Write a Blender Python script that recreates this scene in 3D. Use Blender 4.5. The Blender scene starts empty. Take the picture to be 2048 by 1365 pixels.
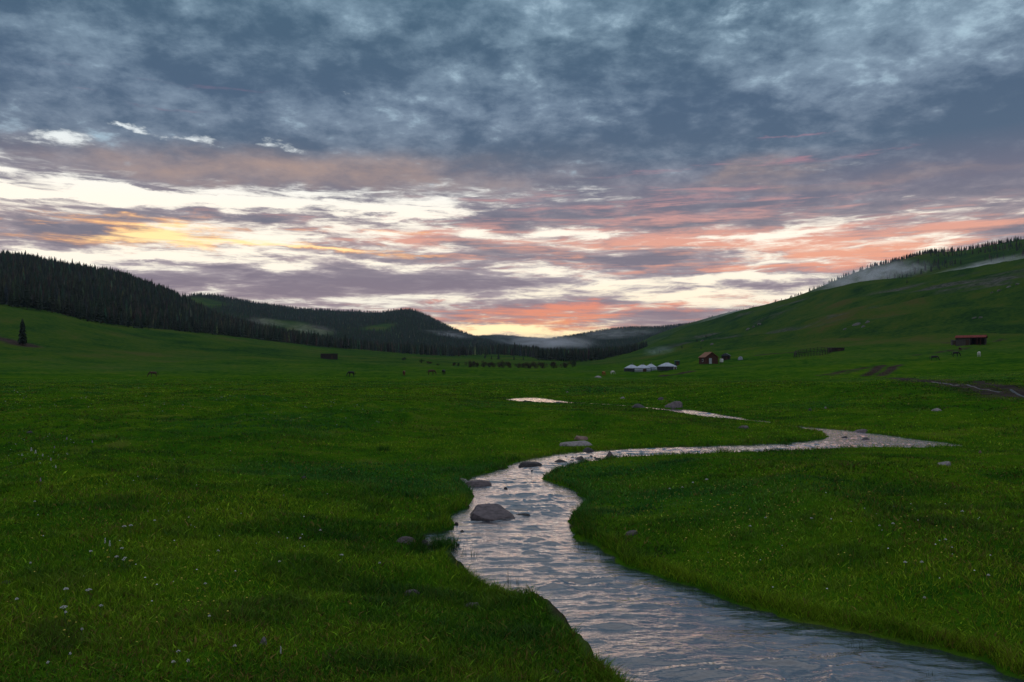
import bpy, bmesh, math, random
import numpy as np
from mathutils import Vector, Matrix

SKY_ONLY = False
random.seed(7)
rng = np.random.default_rng(7)
S = bpy.context.scene
COL = S.collection

# ------------------------------------------------------------------ camera
F = 1593.0            # focal length in photo pixels (28 mm on full frame)
HZ = 738.0            # eye level row
CX = 1024.0
HC = 1.60             # eye height above the meadow
ZW = -0.30            # stream level
cam_d = bpy.data.cameras.new('camera')
cam = bpy.data.objects.new('camera', cam_d)
COL.objects.link(cam)
cam_d.sensor_width = 36.0
cam_d.lens = 36.0 * F / 2048.0
cam_d.shift_y = (HZ - 682.5) / 2048.0
cam_d.clip_start = 0.1
cam_d.clip_end = 60000
cam.location = (0, 0, HC)
cam.rotation_euler = (math.radians(90), 0, 0)
S.camera = cam
S.view_settings.view_transform = 'Standard'
S.view_settings.look = 'None'
S.view_settings.exposure = 0.0
S.view_settings.gamma = 1.0
S.render.engine = 'CYCLES'
S.cycles.use_denoising = True
S.cycles.denoiser = 'OPENIMAGEDENOISE'
S.cycles.denoising_input_passes = 'RGB_ALBEDO_NORMAL'
S.cycles.max_bounces = 6
S.cycles.diffuse_bounces = 2
S.cycles.glossy_bounces = 3
S.cycles.volume_bounces = 1
S.cycles.transparent_max_bounces = 8
S.cycles.use_adaptive_sampling = False
S.cycles.volume_max_steps = 128


def px(x, y, Y):
    """photo pixel at forward distance Y -> world point"""
    return np.array(((x - CX) / F * Y, Y, HC + (HZ - y) / F * Y))


# ------------------------------------------------------------------ small helpers
def tag(o, label=None, cat=None, group=None, kind=None):
    if label: o['label'] = label
    if cat: o['category'] = cat
    if group: o['group'] = group
    if kind: o['kind'] = kind
    return o


def empty(name, loc=(0, 0, 0), rz=0.0, sc=1.0):
    o = bpy.data.objects.new(name, None)
    COL.objects.link(o)
    o.location = loc
    o.rotation_euler = (0, 0, rz)
    o.scale = (sc, sc, sc)
    o.empty_display_size = 0.3
    return o


def np_mesh(name, V, loops, starts, totals, smooth=False):
    me = bpy.data.meshes.new(name)
    V = np.ascontiguousarray(V, dtype=np.float32)
    me.vertices.add(len(V))
    me.vertices.foreach_set('co', V.ravel())
    me.loops.add(len(loops))
    me.loops.foreach_set('vertex_index', np.ascontiguousarray(loops, dtype=np.int32))
    me.polygons.add(len(starts))
    me.polygons.foreach_set('loop_start', np.ascontiguousarray(starts, dtype=np.int32))
    if smooth:
        me.polygons.foreach_set('use_smooth', np.ones(len(starts), dtype=bool))
    me.update(calc_edges=True)
    return me


def mesh_quads(name, V, Q, smooth=False):
    Q = np.asarray(Q)
    n, k = Q.shape
    return np_mesh(name, V, Q.ravel(), np.arange(n) * k, np.full(n, k), smooth)


def add_obj(name, me, mat=None, parent=None):
    o = bpy.data.objects.new(name, me)
    COL.objects.link(o)
    if mat is not None and not me.materials:
        me.materials.append(mat)
    if parent is not None:
        o.parent = parent
    return o


def color_attr(me, name, C):
    a = me.attributes.new(name, 'FLOAT_COLOR', 'POINT')
    C = np.asarray(C, dtype=np.float32)
    if C.shape[1] == 3:
        C = np.hstack([C, np.ones((len(C), 1), np.float32)])
    a.data.foreach_set('color', np.ascontiguousarray(C).ravel())


class MB:
    """collects plain shapes and links them as one mesh"""
    def __init__(self):
        self.bm = bmesh.new()

    def box(self, c, s, rz=0.0, bevel=0.0, rot=None):
        r = bmesh.ops.create_cube(self.bm, size=1.0)
        vs = r['verts']
        M = Matrix.Translation(c) @ (rot if rot is not None else Matrix.Rotation(rz, 4, 'Z')) @ Matrix.Diagonal((s[0], s[1], s[2], 1))
        bmesh.ops.transform(self.bm, matrix=M, verts=vs)
        if bevel:
            es = list({e for v in vs for e in v.link_edges})
            bmesh.ops.bevel(self.bm, geom=es, offset=bevel, segments=1, affect='EDGES')
        return self

    def bar(self, a, b, r, r2=None, n=7):
        a, b = Vector(a), Vector(b)
        d = b - a
        r2 = r if r2 is None else r2
        M = Matrix.Translation((a + b) / 2) @ d.to_track_quat('Z', 'Y').to_matrix().to_4x4()
        bmesh.ops.create_cone(self.bm, cap_ends=True, segments=n, radius1=r, radius2=r2, depth=d.length, matrix=M)
        return self

    def lathe(self, prof, n=24, cap=True):
        rings = []
        for (r, z) in prof:
            rings.append([self.bm.verts.new((r * math.cos(2 * math.pi * i / n), r * math.sin(2 * math.pi * i / n), z)) for i in range(n)])
        for a, b in zip(rings, rings[1:]):
            for i in range(n):
                self.bm.faces.new((a[i], a[(i + 1) % n], b[(i + 1) % n], b[i]))
        if cap:
            self.bm.faces.new(rings[-1])
            self.bm.faces.new(rings[0][::-1])
        return self

    def poly(self, pts):
        self.bm.faces.new([self.bm.verts.new(p) for p in pts])
        return self

    def prism(self, prof, y0, y1):
        a = [self.bm.verts.new((x, y0, z)) for x, z in prof]
        b = [self.bm.verts.new((x, y1, z)) for x, z in prof]
        n = len(prof)
        for i in range(n):
            self.bm.faces.new((a[i], a[(i + 1) % n], b[(i + 1) % n], b[i]))
        self.bm.faces.new(a[::-1])
        self.bm.faces.new(b)
        return self

    def mesh(self, name, smooth=False):
        bmesh.ops.recalc_face_normals(self.bm, faces=self.bm.faces[:])
        me = bpy.data.meshes.new(name)
        self.bm.to_mesh(me)
        self.bm.free()
        if smooth:
            me.polygons.foreach_set('use_smooth', [True] * len(me.polygons))
        return me

    def build(self, name, mat, parent=None, smooth=False):
        return add_obj(name, self.mesh(name, smooth), mat, parent)


# ------------------------------------------------------------------ noise
def _hash(ix, iy, seed):
    h = (ix.astype(np.int64) * 374761393 + iy.astype(np.int64) * 668265263 + seed * 1442695041) & 0xFFFFFFFF
    h = ((h ^ (h >> 13)) * 1274126177) & 0xFFFFFFFF
    h = h ^ (h >> 16)
    return (h & 0xFFFFFF) / float(0xFFFFFF)


def vnoise(x, y, seed=0):
    x = np.asarray(x, float); y = np.asarray(y, float)
    ix = np.floor(x); iy = np.floor(y)
    fx = x - ix; fy = y - iy
    fx = fx * fx * fx * (fx * (fx * 6 - 15) + 10)
    fy = fy * fy * fy * (fy * (fy * 6 - 15) + 10)
    a = _hash(ix, iy, seed); b = _hash(ix + 1, iy, seed)
    c = _hash(ix, iy + 1, seed); d = _hash(ix + 1, iy + 1, seed)
    return (a + (b - a) * fx) * (1 - fy) + (c + (d - c) * fx) * fy


def fbm(x, y, seed=0, octv=4, gain=0.5):
    s = 0; amp = 1; tot = 0
    for i in range(octv):
        s = s + amp * (vnoise(x, y, seed + i * 17) - 0.5) * 2
        tot += amp
        amp *= gain
        x = x * 2.03 + 11.3
        y = y * 2.01 - 7.7
    return s / tot


def sstep(a, b, x):
    t = np.clip((x - a) / (b - a), 0, 1)
    return t * t * (3 - 2 * t)


# ------------------------------------------------------------------ node helper
class G:
    """tiny expression builder over shader math nodes"""
    def __init__(self, nt):
        self.nt = nt

    def node(self, t, **kw):
        n = self.nt.nodes.new(t)
        for k, v in kw.items():
            setattr(n, k, v)
        return n

    def link(self, a, b):
        self.nt.links.new(a, b)

    def m(self, op, a, b=None, c=None, clamp=False):
        n = self.nt.nodes.new('ShaderNodeMath')
        n.operation = op
        n.use_clamp = clamp
        for i, v in enumerate((a, b, c)):
            if v is None: continue
            if isinstance(v, (int, float)): n.inputs[i].default_value = float(v)
            else: self.link(v, n.inputs[i])
        return n.outputs[0]

    def add(self, a, b): return self.m('ADD', a, b)
    def sub(self, a, b): return self.m('SUBTRACT', a, b)
    def mul(self, a, b): return self.m('MULTIPLY', a, b)
    def mad(self, a, b, c): return self.m('MULTIPLY_ADD', a, b, c)

    def ss(self, a, b, x):
        n = self.nt.nodes.new('ShaderNodeMapRange')
        n.interpolation_type = 'SMOOTHSTEP'
        n.inputs['From Min'].default_value = a
        n.inputs['From Max'].default_value = b
        self.link(x, n.inputs['Value'])
        return n.outputs['Result']

    def vec(self, x, y, z=0.0):
        n = self.nt.nodes.new('ShaderNodeCombineXYZ')
        for i, v in enumerate((x, y, z)):
            if isinstance(v, (int, float)): n.inputs[i].default_value = float(v)
            else: self.link(v, n.inputs[i])
        return n.outputs[0]

    def noise(self, v, scale, detail=4, rough=0.5, dist=0.0, col=False):
        n = self.nt.nodes.new('ShaderNodeTexNoise')
        n.inputs['Scale'].default_value = scale
        n.inputs['Detail'].default_value = detail
        n.inputs['Roughness'].default_value = rough
        n.inputs['Distortion'].default_value = dist
        if v is not None: self.link(v, n.inputs['Vector'])
        return n.outputs['Color'] if col else n.outputs[0]

    def ramp(self, x, stops, interp='LINEAR'):
        n = self.nt.nodes.new('ShaderNodeValToRGB')
        cr = n.color_ramp
        cr.interpolation = interp
        while len(cr.elements) < len(stops): cr.elements.new(0.5)
        for e, (p, c) in zip(cr.elements, stops):
            e.position = p
            e.color = (c, c, c, 1) if isinstance(c, (int, float)) else (c[0], c[1], c[2], 1)
        self.link(x, n.inputs[0])
        return n.outputs[0]

    def mix(self, f, a, b, mode='MIX'):
        n = self.nt.nodes.new('ShaderNodeMix')
        n.data_type = 'RGBA'
        n.blend_type = mode
        for s, v in ((n.inputs['Factor'], f), (n.inputs['A'], a), (n.inputs['B'], b)):
            s = s
        fi = [i for i in n.inputs if i.name == 'Factor' and i.type == 'VALUE'][0]
        ai = [i for i in n.inputs if i.name == 'A' and i.type == 'RGBA'][0]
        bi = [i for i in n.inputs if i.name == 'B' and i.type == 'RGBA'][0]
        for s, v in ((fi, f), (ai, a), (bi, b)):
            if isinstance(v, (int, float)): s.default_value = float(v)
            elif isinstance(v, tuple): s.default_value = (v[0], v[1], v[2], 1)
            else: self.link(v, s)
        return [o for o in n.outputs if o.type == 'RGBA'][0]


def lin(r, g, b):
    f = lambda c: (c / 255 / 12.92) if c / 255 <= 0.04045 else ((c / 255 + 0.055) / 1.055) ** 2.4
    return (f(r), f(g), f(b))


#SKY_SECTION_START
# ------------------------------------------------------------------ sky
W = bpy.data.worlds.new('World')
S.world = W
W.use_nodes = True
nt = W.node_tree
nt.nodes.clear()
g = G(nt)
tc = g.node('ShaderNodeTexCoord')
sx = g.node('ShaderNodeSeparateXYZ')
g.link(tc.outputs['Generated'], sx.inputs[0])
dx, dy, dz = sx.outputs
el = g.m('ARCSINE', dz)
az = g.m('ARCTAN2', dx, dy)
zc = g.m('MAXIMUM', dz, 0.012)
t = g.m('DIVIDE', 1.0, g.add(zc, 0.07))
t2 = g.m('DIVIDE', 1.0, g.add(zc, 0.22))
P = g.vec(g.mul(dx, t2), g.mul(dy, t2), 0.0)
AE = g.vec(az, g.mul(el, 1.0), 0.0)
# soft domain warp of the layout coordinates
wn = g.node('ShaderNodeSeparateColor')
g.link(g.noise(g.vec(g.mul(az, 5.0), g.mul(el, 16.0), 3.1), 1.5, 7, 0.62, col=True), wn.inputs[0])
azw = g.mad(g.sub(wn.outputs[0], 0.5), 0.26, az)
elw = g.mad(g.sub(wn.outputs[1], 0.5), 0.050, el)


def blobs(lst):
    acc = None
    for (x, y, rx, ry, w, *k) in lst:
        slope = k[0] if k else 0.0
        a0 = math.atan((x - CX) / F)
        e0 = math.atan((HZ - y) / F * math.cos(a0))
        ra = rx / F * math.cos(a0) ** 2
        re = ry / F
        du = g.mad(azw, 1 / ra, -a0 / ra)
        tl = g.mad(azw, slope / re, -e0 / re - slope * a0 / re)
        dv = g.mad(elw, 1 / re, tl)
        q = g.mad(dv, dv, g.mul(du, du))
        e = g.m('POWER', 0.3679, q)
        acc = g.mul(e, w) if acc is None else g.mad(e, w, acc)
    return acc


E = g.m('MULTIPLY', el, 1 / 0.8, clamp=True)       # 0..1 over 0..45.8 degrees


def ey(y):  # ramp position of a photo row
    return max(0.0, min(1.0, math.atan((HZ - y) / F) / 0.8))


nA = g.noise(P, 2.1, 9, 0.60, 0.25)
nB = g.noise(g.vec(g.mul(az, 5.5), g.mul(el, 46.0), 0.7), 1.35, 8, 0.60, 0.5)
nC = g.noise(P, 5.6, 9, 0.64, 0.15)
nD = g.noise(g.vec(g.mul(az, 4.0), g.mul(el, 60.0), 5.0), 1.6, 7, 0.62, 0.8)
nLow = g.noise(g.vec(g.mul(az, 1.6), g.mul(el, 7.0), 9.0), 1.3, 5, 0.55, 0.3)

# cloud cover
cov_bias = g.ramp(E, [(0.0, 0.52), (ey(660), 0.66), (ey(600), 0.68), (ey(540), 0.66), (ey(470), 0.62), (ey(420), 0.64), (ey(370), 0.74), (ey(320), 0.98), (ey(200), 1.12), (1.0, 1.2)])
dens_b = blobs([
    (110, 382, 240, 16, -0.52, 0.0), (420, 398, 330, 20, -0.74, -0.06), (850, 424, 170, 22, -0.74, -0.03), (640, 408, 240, 9, -0.3, -0.03), (250, 376, 120, 4, 0.35, -0.08), (560, 396, 160, 4, 0.34, -0.02), (760, 428, 120, 3, 0.34, 0.0), (90, 398, 150, 5, 0.4, -0.1),
    (40, 508, 180, 10, -0.62, 0.0), (330, 510, 330, 14, -0.66, 0.0), (740, 520, 150, 9, -0.5, 0.0), (640, 470, 130, 8, -0.25, 0.0), (860, 470, 120, 8, -0.25, 0.0),
    (735, 203, 62, 17, -0.66, 0.14), (190, 277, 80, 16, -0.60, 0.1), (316, 264, 58, 13, -0.62, 0.12),
    (462, 288, 85, 12, -0.60, 0.0), (55, 276, 60, 14, -0.34, 0.0), (1960, 280, 170, 70, 0.45, 0.0), (620, 300, 60, 8, -0.4, 0.0), (700, 245, 70, 8, -0.35, 0.0), (70, 356, 130, 10, -0.36, 0.0),
    (1250, 466, 250, 7, -0.40, 0.0), (1560, 476, 170, 8, -0.36, 0.0), (1130, 545, 130, 9, -0.40, 0.0), (1000, 460, 120, 9, -0.3, 0.0),
    (1620, 556, 150, 10, -0.60, 0.0), (1200, 578, 230, 10, -0.42, 0.0), (1490, 592, 170, 10, -0.45, 0.0), (1400, 560, 140, 8, -0.35, 0.0),
    (1040, 660, 150, 9, -0.80, 0.0), (760, 603, 200, 8, -0.46, 0.0), (1560, 605, 140, 9, -0.4, 0.0),
    (450, 562, 430, 30, 0.50, -0.03), (850, 560, 220, 18, 0.35, 0.0), (90, 472, 170, 24, 0.62, 0.0), (520, 437, 240, 7, 0.50, -0.04), (860, 441, 120, 4, 0.40, 0.0),
    (1010, 508, 220, 16, 0.40, 0.0), (1350, 522, 300, 11, 0.40, 0.0), (1500, 420, 600, 40, 0.42, 0.0), (1750, 370, 400, 30, 0.35, 0.0), (1950, 470, 160, 30, 0.25, 0.0), (1800, 540, 200, 16, 0.3, 0.0),
    (560, 345, 420, 30, 0.34, -0.05), (1150, 440, 170, 18, 0.30, 0.0), (1480, 577, 200, 5, 0.3, 0.0), (1100, 630, 260, 16, 0.30, 0.0), (520, 515, 80, 4, 0.4, 0.0), (260, 518, 60, 3, 0.4, 0.0), (1000, 440, 60, 12, 0.3, 0.3),
])
nE = g.noise(g.vec(g.mul(az, 13.0), g.mul(el, 90.0), 2.0), 1.7, 7, 0.66, 0.6)
nmix = g.mad(nB, 0.60, g.mul(nE, 0.40))
hi = g.ss(0.18, 0.28, el)                          # low streaks give way to high puffs
nn = g.add(g.mul(nmix, g.sub(1.0, hi)), g.mul(g.mad(nA, 0.32, g.mad(nC, 0.40, g.mul(g.noise(P, 13.0, 6, 0.66, 0.5), 0.28))), hi))
dens = g.add(g.add(g.mul(g.sub(nn, 0.5), 4.2), cov_bias), g.mul(dens_b, 0.92))
cov = g.add(g.mul(g.ss(0.16, 0.80, dens), g.sub(1.0, hi)), g.mul(g.ss(0.28, 0.66, dens), hi))
thick = g.ss(0.50, 1.20, dens)

# clear air between the clouds
clear = g.ramp(E, [(0.0, (0.95, 0.80, 0.62)), (ey(662), (1.0, 0.86, 0.68)), (ey(630), (1.02, 0.98, 0.86)), (ey(520), (1.16, 1.06, 0.88)),
                   (ey(430), (1.12, 1.04, 0.90)), (ey(370), (0.98, 1.00, 0.97)), (ey(280), (0.74, 0.82, 0.86)), (ey(120), (0.50, 0.62, 0.70)), (1.0, (0.40, 0.54, 0.66))])
clear = g.mix(g.m('MULTIPLY', blobs([(1050, 660, 260, 22, 1.0, 0.0), (1300, 600, 420, 40, 0.3, 0.0)]), 1.0, clamp=True), clear, (1.5, 1.15, 0.62))
# cloud colour, thin edges and thick cores
cl_thick = g.ramp(E, [(0.0, lin(150, 116, 118)), (ey(640), lin(146, 128, 138)), (ey(560), lin(136, 125, 138)), (ey(470), lin(122, 121, 134)), (ey(400), lin(116, 116, 134)),
                      (ey(320), lin(86, 105, 128)), (ey(220), lin(80, 101, 126)), (ey(80), lin(75, 100, 123)), (0.55, lin(76, 104, 126)), (0.70, lin(88, 114, 136)), (0.86, (0.25, 0.32, 0.41)), (1.0, (0.58, 0.62, 0.68))])
cl_thin = g.ramp(E, [(0.0, lin(222, 170, 140)), (ey(640), lin(188, 168, 168)), (ey(560), lin(178, 166, 172)), (ey(470), lin(184, 166, 168)), (ey(400), lin(158, 154, 164)),
                     (ey(320), lin(136, 150, 168)), (ey(220), lin(138, 157, 177)), (ey(80), lin(140, 165, 184)), (0.55, lin(138, 164, 184)), (0.70, lin(146, 170, 188)), (0.86, (0.44, 0.53, 0.62)), (1.0, (0.84, 0.88, 0.94))])
puff_b = blobs([(1830, 120, 230, 70, 0.26, 0.0), (1300, 45, 280, 45, 0.22, 0.0), (1480, 70, 100, 40, 0.12, 0.0), (1960, 20, 140, 30, 0.16, 0.0), (1200, 215, 170, 50, 0.14, 0.0), (900, 70, 150, 60, 0.10, 0.0),
                (330, 130, 360, 80, -0.14, 0.0), (1720, 270, 360, 60, -0.22, 0.0), (1250, 110, 140, 40, -0.12, 0.0), (130, 60, 120, 40, 0.08, 0.0), (700, 240, 240, 40, 0.14, 0.0), (250, 270, 260, 30, 0.14, 0.0), (620, 110, 150, 50, -0.10, 0.0)])
nF = g.noise(P, 15.0, 7, 0.62, 0.2)
lightness = g.ss(0.0, 1.0, g.mad(g.sub(nF, 0.5), 0.95, g.mad(g.sub(nC, 0.5), 1.9, g.mad(g.sub(nA, 0.5), 2.1, g.add(puff_b, 0.31)))))
low = g.ss(0.24, 0.14, el)
lightness = g.m('ADD', g.mul(lightness, g.sub(1.0, low)), g.mul(g.m('ADD', g.sub(1.0, thick), g.mul(g.sub(nE, 0.5), 1.5), clamp=True), low), clamp=True)
cl = g.mix(lightness, cl_thick, cl_thin)
# low sun catching the undersides: pink, orange, yellow
pink_b = blobs([
    (1090, 628, 250, 22, 0.85, 0.0), (1300, 545, 330, 11, 0.55, 0.0), (1760, 506, 230, 30, 0.85, 0.0), (1600, 494, 180, 14, 0.7, 0.0), (1000, 520, 150, 18, 0.4, 0.0),
    (1280, 425, 460, 50, 0.52, 0.0), (1500, 490, 420, 40, 0.45, 0.0), (1450, 330, 320, 7, 0.40, 0.0), (1640, 262, 120, 4, 0.65, -0.03), (1560, 600, 200, 14, 0.5, 0.0), (300, 150, 240, 5, 0.30, 0.0), (60, 135, 160, 5, 0.30, 0.0), (300, 205, 260, 5, 0.25, 0.0), (1120, 165, 120, 5, 0.25, 0.0),
    (1900, 440, 200, 14, 0.36, 0.0), (1320, 612, 260, 8, 0.5, 0.0), (1350, 480, 340, 12, 0.6, 0.0), (860, 470, 150, 12, 0.55, 0.0), (760, 455, 120, 8, 0.3, 0.0), (480, 470, 420, 34, 0.3, -0.04), (1200, 655, 240, 12, 0.6, 0.0)])
pk = g.ss(0.22, 1.05, g.mad(g.sub(nD, 0.5), 2.4, g.mad(g.sub(nE, 0.5), 1.2, g.mad(pink_b, 0.85, 0.05))))
pink_fade = g.ss(0.48, 0.10, el)
pinkc = g.ramp(E, [(0.0, lin(255, 150, 95)), (ey(650), lin(252, 160, 115)), (ey(600), lin(236, 148, 126)), (ey(520), lin(248, 176, 146)), (ey(440), lin(222, 166, 158)), (ey(330), lin(186, 136, 150)), (ey(200), lin(140, 118, 142)), (1.0, lin(110, 120, 145))])
pk = g.mul(pk, g.ss(0.02, 0.22, pink_b))
cl = g.mix(g.mul(pk, pink_fade), cl, pinkc)
gold_b = blobs([(310, 468, 270, 22, 1.15, -0.05), (150, 430, 160, 7, 0.85, -0.02), (470, 492, 230, 9, 0.7, -0.02), (720, 500, 160, 7, 0.75, 0.0), (770, 462, 120, 7, 0.5, 0.0), (1050, 655, 170, 10, 0.9, 0.0)])
gd = g.ss(0.12, 0.90, g.mad(g.sub(nD, 0.5), 2.6, g.mad(g.sub(nE, 0.5), 1.4, g.mad(gold_b, 0.95, -0.22))))
gd = g.mul(gd, g.ss(0.02, 0.30, gold_b))
cl = g.mix(g.mul(gd, 0.95), cl, g.mix(g.ss(0.6, 1.2, g.mad(g.sub(nD, 0.5), 2.0, gold_b)), (1.02, 0.50, 0.22), (1.35, 0.98, 0.45)))
brown_b = blobs([(560, 340, 430, 30, 0.85, -0.05), (1545, 345, 55, 22, 0.75, 0.0), (900, 372, 300, 24, 0.45, 0.0), (1750, 355, 320, 7, 0.4, 0.0), (330, 350, 130, 22, 0.3, 0.0)])
cl = g.mix(g.m('MULTIPLY', brown_b, g.mad(nC, 2.4, -0.45), clamp=True), cl, lin(172, 150, 144))
# brighter torn edges in the high deck
wisp = g.ss(0.58, 1.0, g.mad(g.sub(nF, 0.5), 1.0, g.mad(g.sub(nC, 0.5), 1.3, g.mad(g.sub(nA, 0.5), 0.6, g.mad(puff_b, 0.8, 0.42)))))
cl = g.mix(g.mul(wisp, g.mul(g.ss(0.16, 0.24, el), g.ss(0.9, 0.5, el))), cl, lin(172, 198, 214))
sky = g.mix(cov, clear, cl)
# below the eye level the far land closes the sphere
below = g.ss(0.0, -0.02, el)
sky = g.mix(below, sky, (0.05, 0.06, 0.05))
bg = g.node('ShaderNodeBackground')
g.link(sky, bg.inputs[0])
bg.inputs[1].default_value = 1.0
wo = g.node('ShaderNodeOutputWorld')
g.link(bg.outputs[0], wo.inputs[0])
W.cycles.sampling_method = 'MANUAL'
W.cycles.sample_map_resolution = 512
#SKY_SECTION_END

sun_d = bpy.data.lights.new('sun', 'SUN')
sun_d.energy = 0.06
sun_d.angle = math.radians(25)
sun_d.color = (1.0, 0.72, 0.50)
sun = bpy.data.objects.new('sun', sun_d)
COL.objects.link(sun)
sun.location = (0, 0, 60)
sun.rotation_euler = (math.radians(-82), 0, math.radians(0))     # from ahead, low over the valley mouth


# ------------------------------------------------------------------ terrain
def pchip(kx, ky, x):
    """kx, ky: (K,N) knots per point; x: (N,)"""
    h = np.diff(kx, axis=0)
    d = np.diff(ky, axis=0) / h
    m = np.zeros_like(ky)
    m[0] = d[0]; m[-1] = d[-1]
    same = (d[:-1] * d[1:]) > 0
    w1 = 2 * h[1:] + h[:-1]; w2 = h[1:] + 2 * h[:-1]
    with np.errstate(all='ignore'):
        mm = (w1 + w2) / (w1 / d[:-1] + w2 / d[1:])
    m[1:-1] = np.where(same, mm, 0)
    out = np.where(x < kx[0], ky[0], ky[-1] + 0 * x)
    for i in range(len(kx) - 1):
        s = (x >= kx[i]) & (x < kx[i + 1])
        if not s.any(): continue
        tt = (x[s] - kx[i][s]) / h[i][s]
        h00 = 2 * tt**3 - 3 * tt**2 + 1; h10 = tt**3 - 2 * tt**2 + tt
        h01 = -2 * tt**3 + 3 * tt**2; h11 = tt**3 - tt**2
        out[s] = h00 * ky[i][s] + h10 * h[i][s] * m[i][s] + h01 * ky[i + 1][s] + h11 * h[i][s] * m[i + 1][s]
    return out


TX = np.array([-700, -300, 0, 100, 200, 300, 400, 512, 640, 768, 900, 1000, 1075, 1150, 1220, 1290, 1350, 1400, 1500, 1600, 1700, 1850, 2048, 2400, 2800], float)
def _c(s): return np.array([float(v) for v in s.split()])
TK = [  # forward distance and photo row of each knot, per column
    (_c('130 130 130 135 140 150 160 170 180 180 185 190 190 190 190 180 170 150 120 100 85 70 55 45 40'), None),
    (_c('190 195 200 205 215 225 240 245 260 270 290 300 320 330 330 300 270 250 230 210 195 180 165 145 130'),
     _c('728 731 735 736 738 738 738 737 736 737 738 738 737 736 735 733 731 728 728 726 724 720 716 708 702')),
    (_c('270 285 300 310 330 360 400 420 450 480 500 550 480 440 450 450 420 380 330 290 265 240 225 205 190'),
     _c('640 658 676 688 698 701 703 706 713 719 726 727 731 731 729 722 712 704 699 695 691 688 680 660 645')),
    (_c('330 350 370 385 405 450 500 540 580 600 620 720 580 520 540 600 700 800 700 600 500 430 390 350 320'),
     _c('570 600 630 644 665 672 678 689 703 711 719 717 726 729 725 711 690 670 652 636 622 605 588 545 520')),
    (_c('380 395 410 425 445 500 560 610 660 690 710 860 670 590 620 900 1150 1200 1100 950 850 700 620 550 500'),
     _c('540 580 612 626 651 660 668 680 695 706 716 710 721 727 720 702 668 648 618 597 574 562 527 480 450')),
    (_c('560 590 620 640 700 780 850 900 900 950 1000 1200 1000 1000 1000 1300 1500 1600 1500 1400 1250 1000 900 850 800'),
     _c('560 590 620 634 656 661 667 679 694 703 712 706 712 716 712 706 692 690 690 690 685 680 650 640 630')),
]
fx = np.linspace(-700, 2800, 701)
ker = np.exp(-0.5 * (np.arange(-16, 17) / 6.0) ** 2); ker /= ker.sum()
def smooth_cols(v):
    f = np.interp(fx, TX, v)
    return np.convolve(np.pad(f, 16, mode='edge'), ker, mode='valid')
KY = []; KZ = []
for D, yy in TK:
    KY.append(smooth_cols(D))
    KZ.append(smooth_cols(0 * D if yy is None else HC + (HZ - yy) / F * D))
KY.append(np.full(701, 9500.0)); KZ.append(KZ[-1] + 20.0)


class Ridge:
    def __init__(self, name, pts, foot, seed, p=1.6, amp=0.05, back=0.4):
        """pts: (x px, crest y px, crest distance); foot: (x, y, distance)"""
        self.name, self.p, self.seed, self.amp, self.back = name, p, seed, amp, back
        a = np.array(pts, float); b = np.array(foot, float)
        sm = lambda v: np.convolve(np.pad(v, 16, mode='edge'), np.exp(-0.5 * (np.arange(-16, 17) / 2.5) ** 2) / np.exp(-0.5 * (np.arange(-16, 17) / 2.5) ** 2).sum(), mode='valid')
        self.Yc = sm(np.interp(fx, a[:, 0], a[:, 2]))
        self.Zc = sm(HC + (HZ - np.interp(fx, a[:, 0], a[:, 1])) / F * np.interp(fx, a[:, 0], a[:, 2]))
        self.Yf = sm(np.interp(fx, b[:, 0], b[:, 2]))
        self.Zf = sm(HC + (HZ - np.interp(fx, b[:, 0], b[:, 1])) / F * np.interp(fx, b[:, 0], b[:, 2]))

    def z(self, xp, Y, X):
        yc, zc, yf, zf = (np.interp(xp, fx, v) for v in (self.Yc, self.Zc, self.Yf, self.Zf))
        t = (Y - yf) / (yc - yf)
        tc_ = np.clip(t, 0, 1)
        s = 1 - (1 - tc_) ** self.p
        z = zf + (zc - zf) * s
        z = z - np.clip(-t, 0, None) * (yc - yf) * 0.5
        z = z - np.clip(Y - yc, 0, None) ** 1.3 * self.back * 0.2
        n = fbm(X / 170.0 + self.seed, Y / 260.0, self.seed, 4)
        z = z + n * self.amp * (zc - zf) * np.sin(np.pi * np.clip(tc_, 0, 1)) ** 0.7
        return np.where(zc > zf + 1, z, z - 60)


R_FOREST = Ridge('forest_hill', [(-700, 500, 1500), (-300, 505, 1500), (0, 535, 1500), (60, 540, 1500), (120, 552, 1480), (200, 562, 1450), (240, 567, 1430), (300, 588, 1400), (340, 600, 1380), (380, 621, 1340), (450, 648, 1250), (520, 666, 1100), (600, 682, 980), (700, 699, 900), (800, 712, 880), (900, 722, 880)],
                 [(-700, 640, 500), (-300, 640, 480), (0, 622, 470), (100, 634, 480), (200, 657, 500), (400, 669, 580), (640, 695, 680), (768, 706, 710), (900, 717, 740)], 3, 1.5, 0.05, 0.2)
R_MID = Ridge('wooded_hill', [(200, 640, 2500), (300, 606, 2500), (390, 594, 2500), (450, 601, 2550), (500, 611, 2600), (600, 625, 2700), (700, 631, 2800), (750, 633, 2800), (780, 627, 2750), (812, 620, 2700), (840, 627, 2700), (870, 643, 2750), (900, 657, 2800), (935, 672, 2850), (980, 686, 2900), (1060, 704, 2900)],
              [(200, 690, 1300), (500, 690, 1300), (800, 700, 1500), (1060, 705, 1700)], 11, 1.5, 0.10, 0.2)
R_FAR = Ridge('far_hill', [(800, 695, 5200), (900, 682, 5200), (940, 674, 5200), (985, 671, 5200), (1010, 671, 5200), (1045, 675, 5200), (1085, 677, 5200), (1120, 683, 5200), (1220, 690, 5200), (1300, 695, 5200)],
              [(800, 712, 3500), (1300, 712, 3500)], 23, 1.4, 0.05, 0.2)
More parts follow.
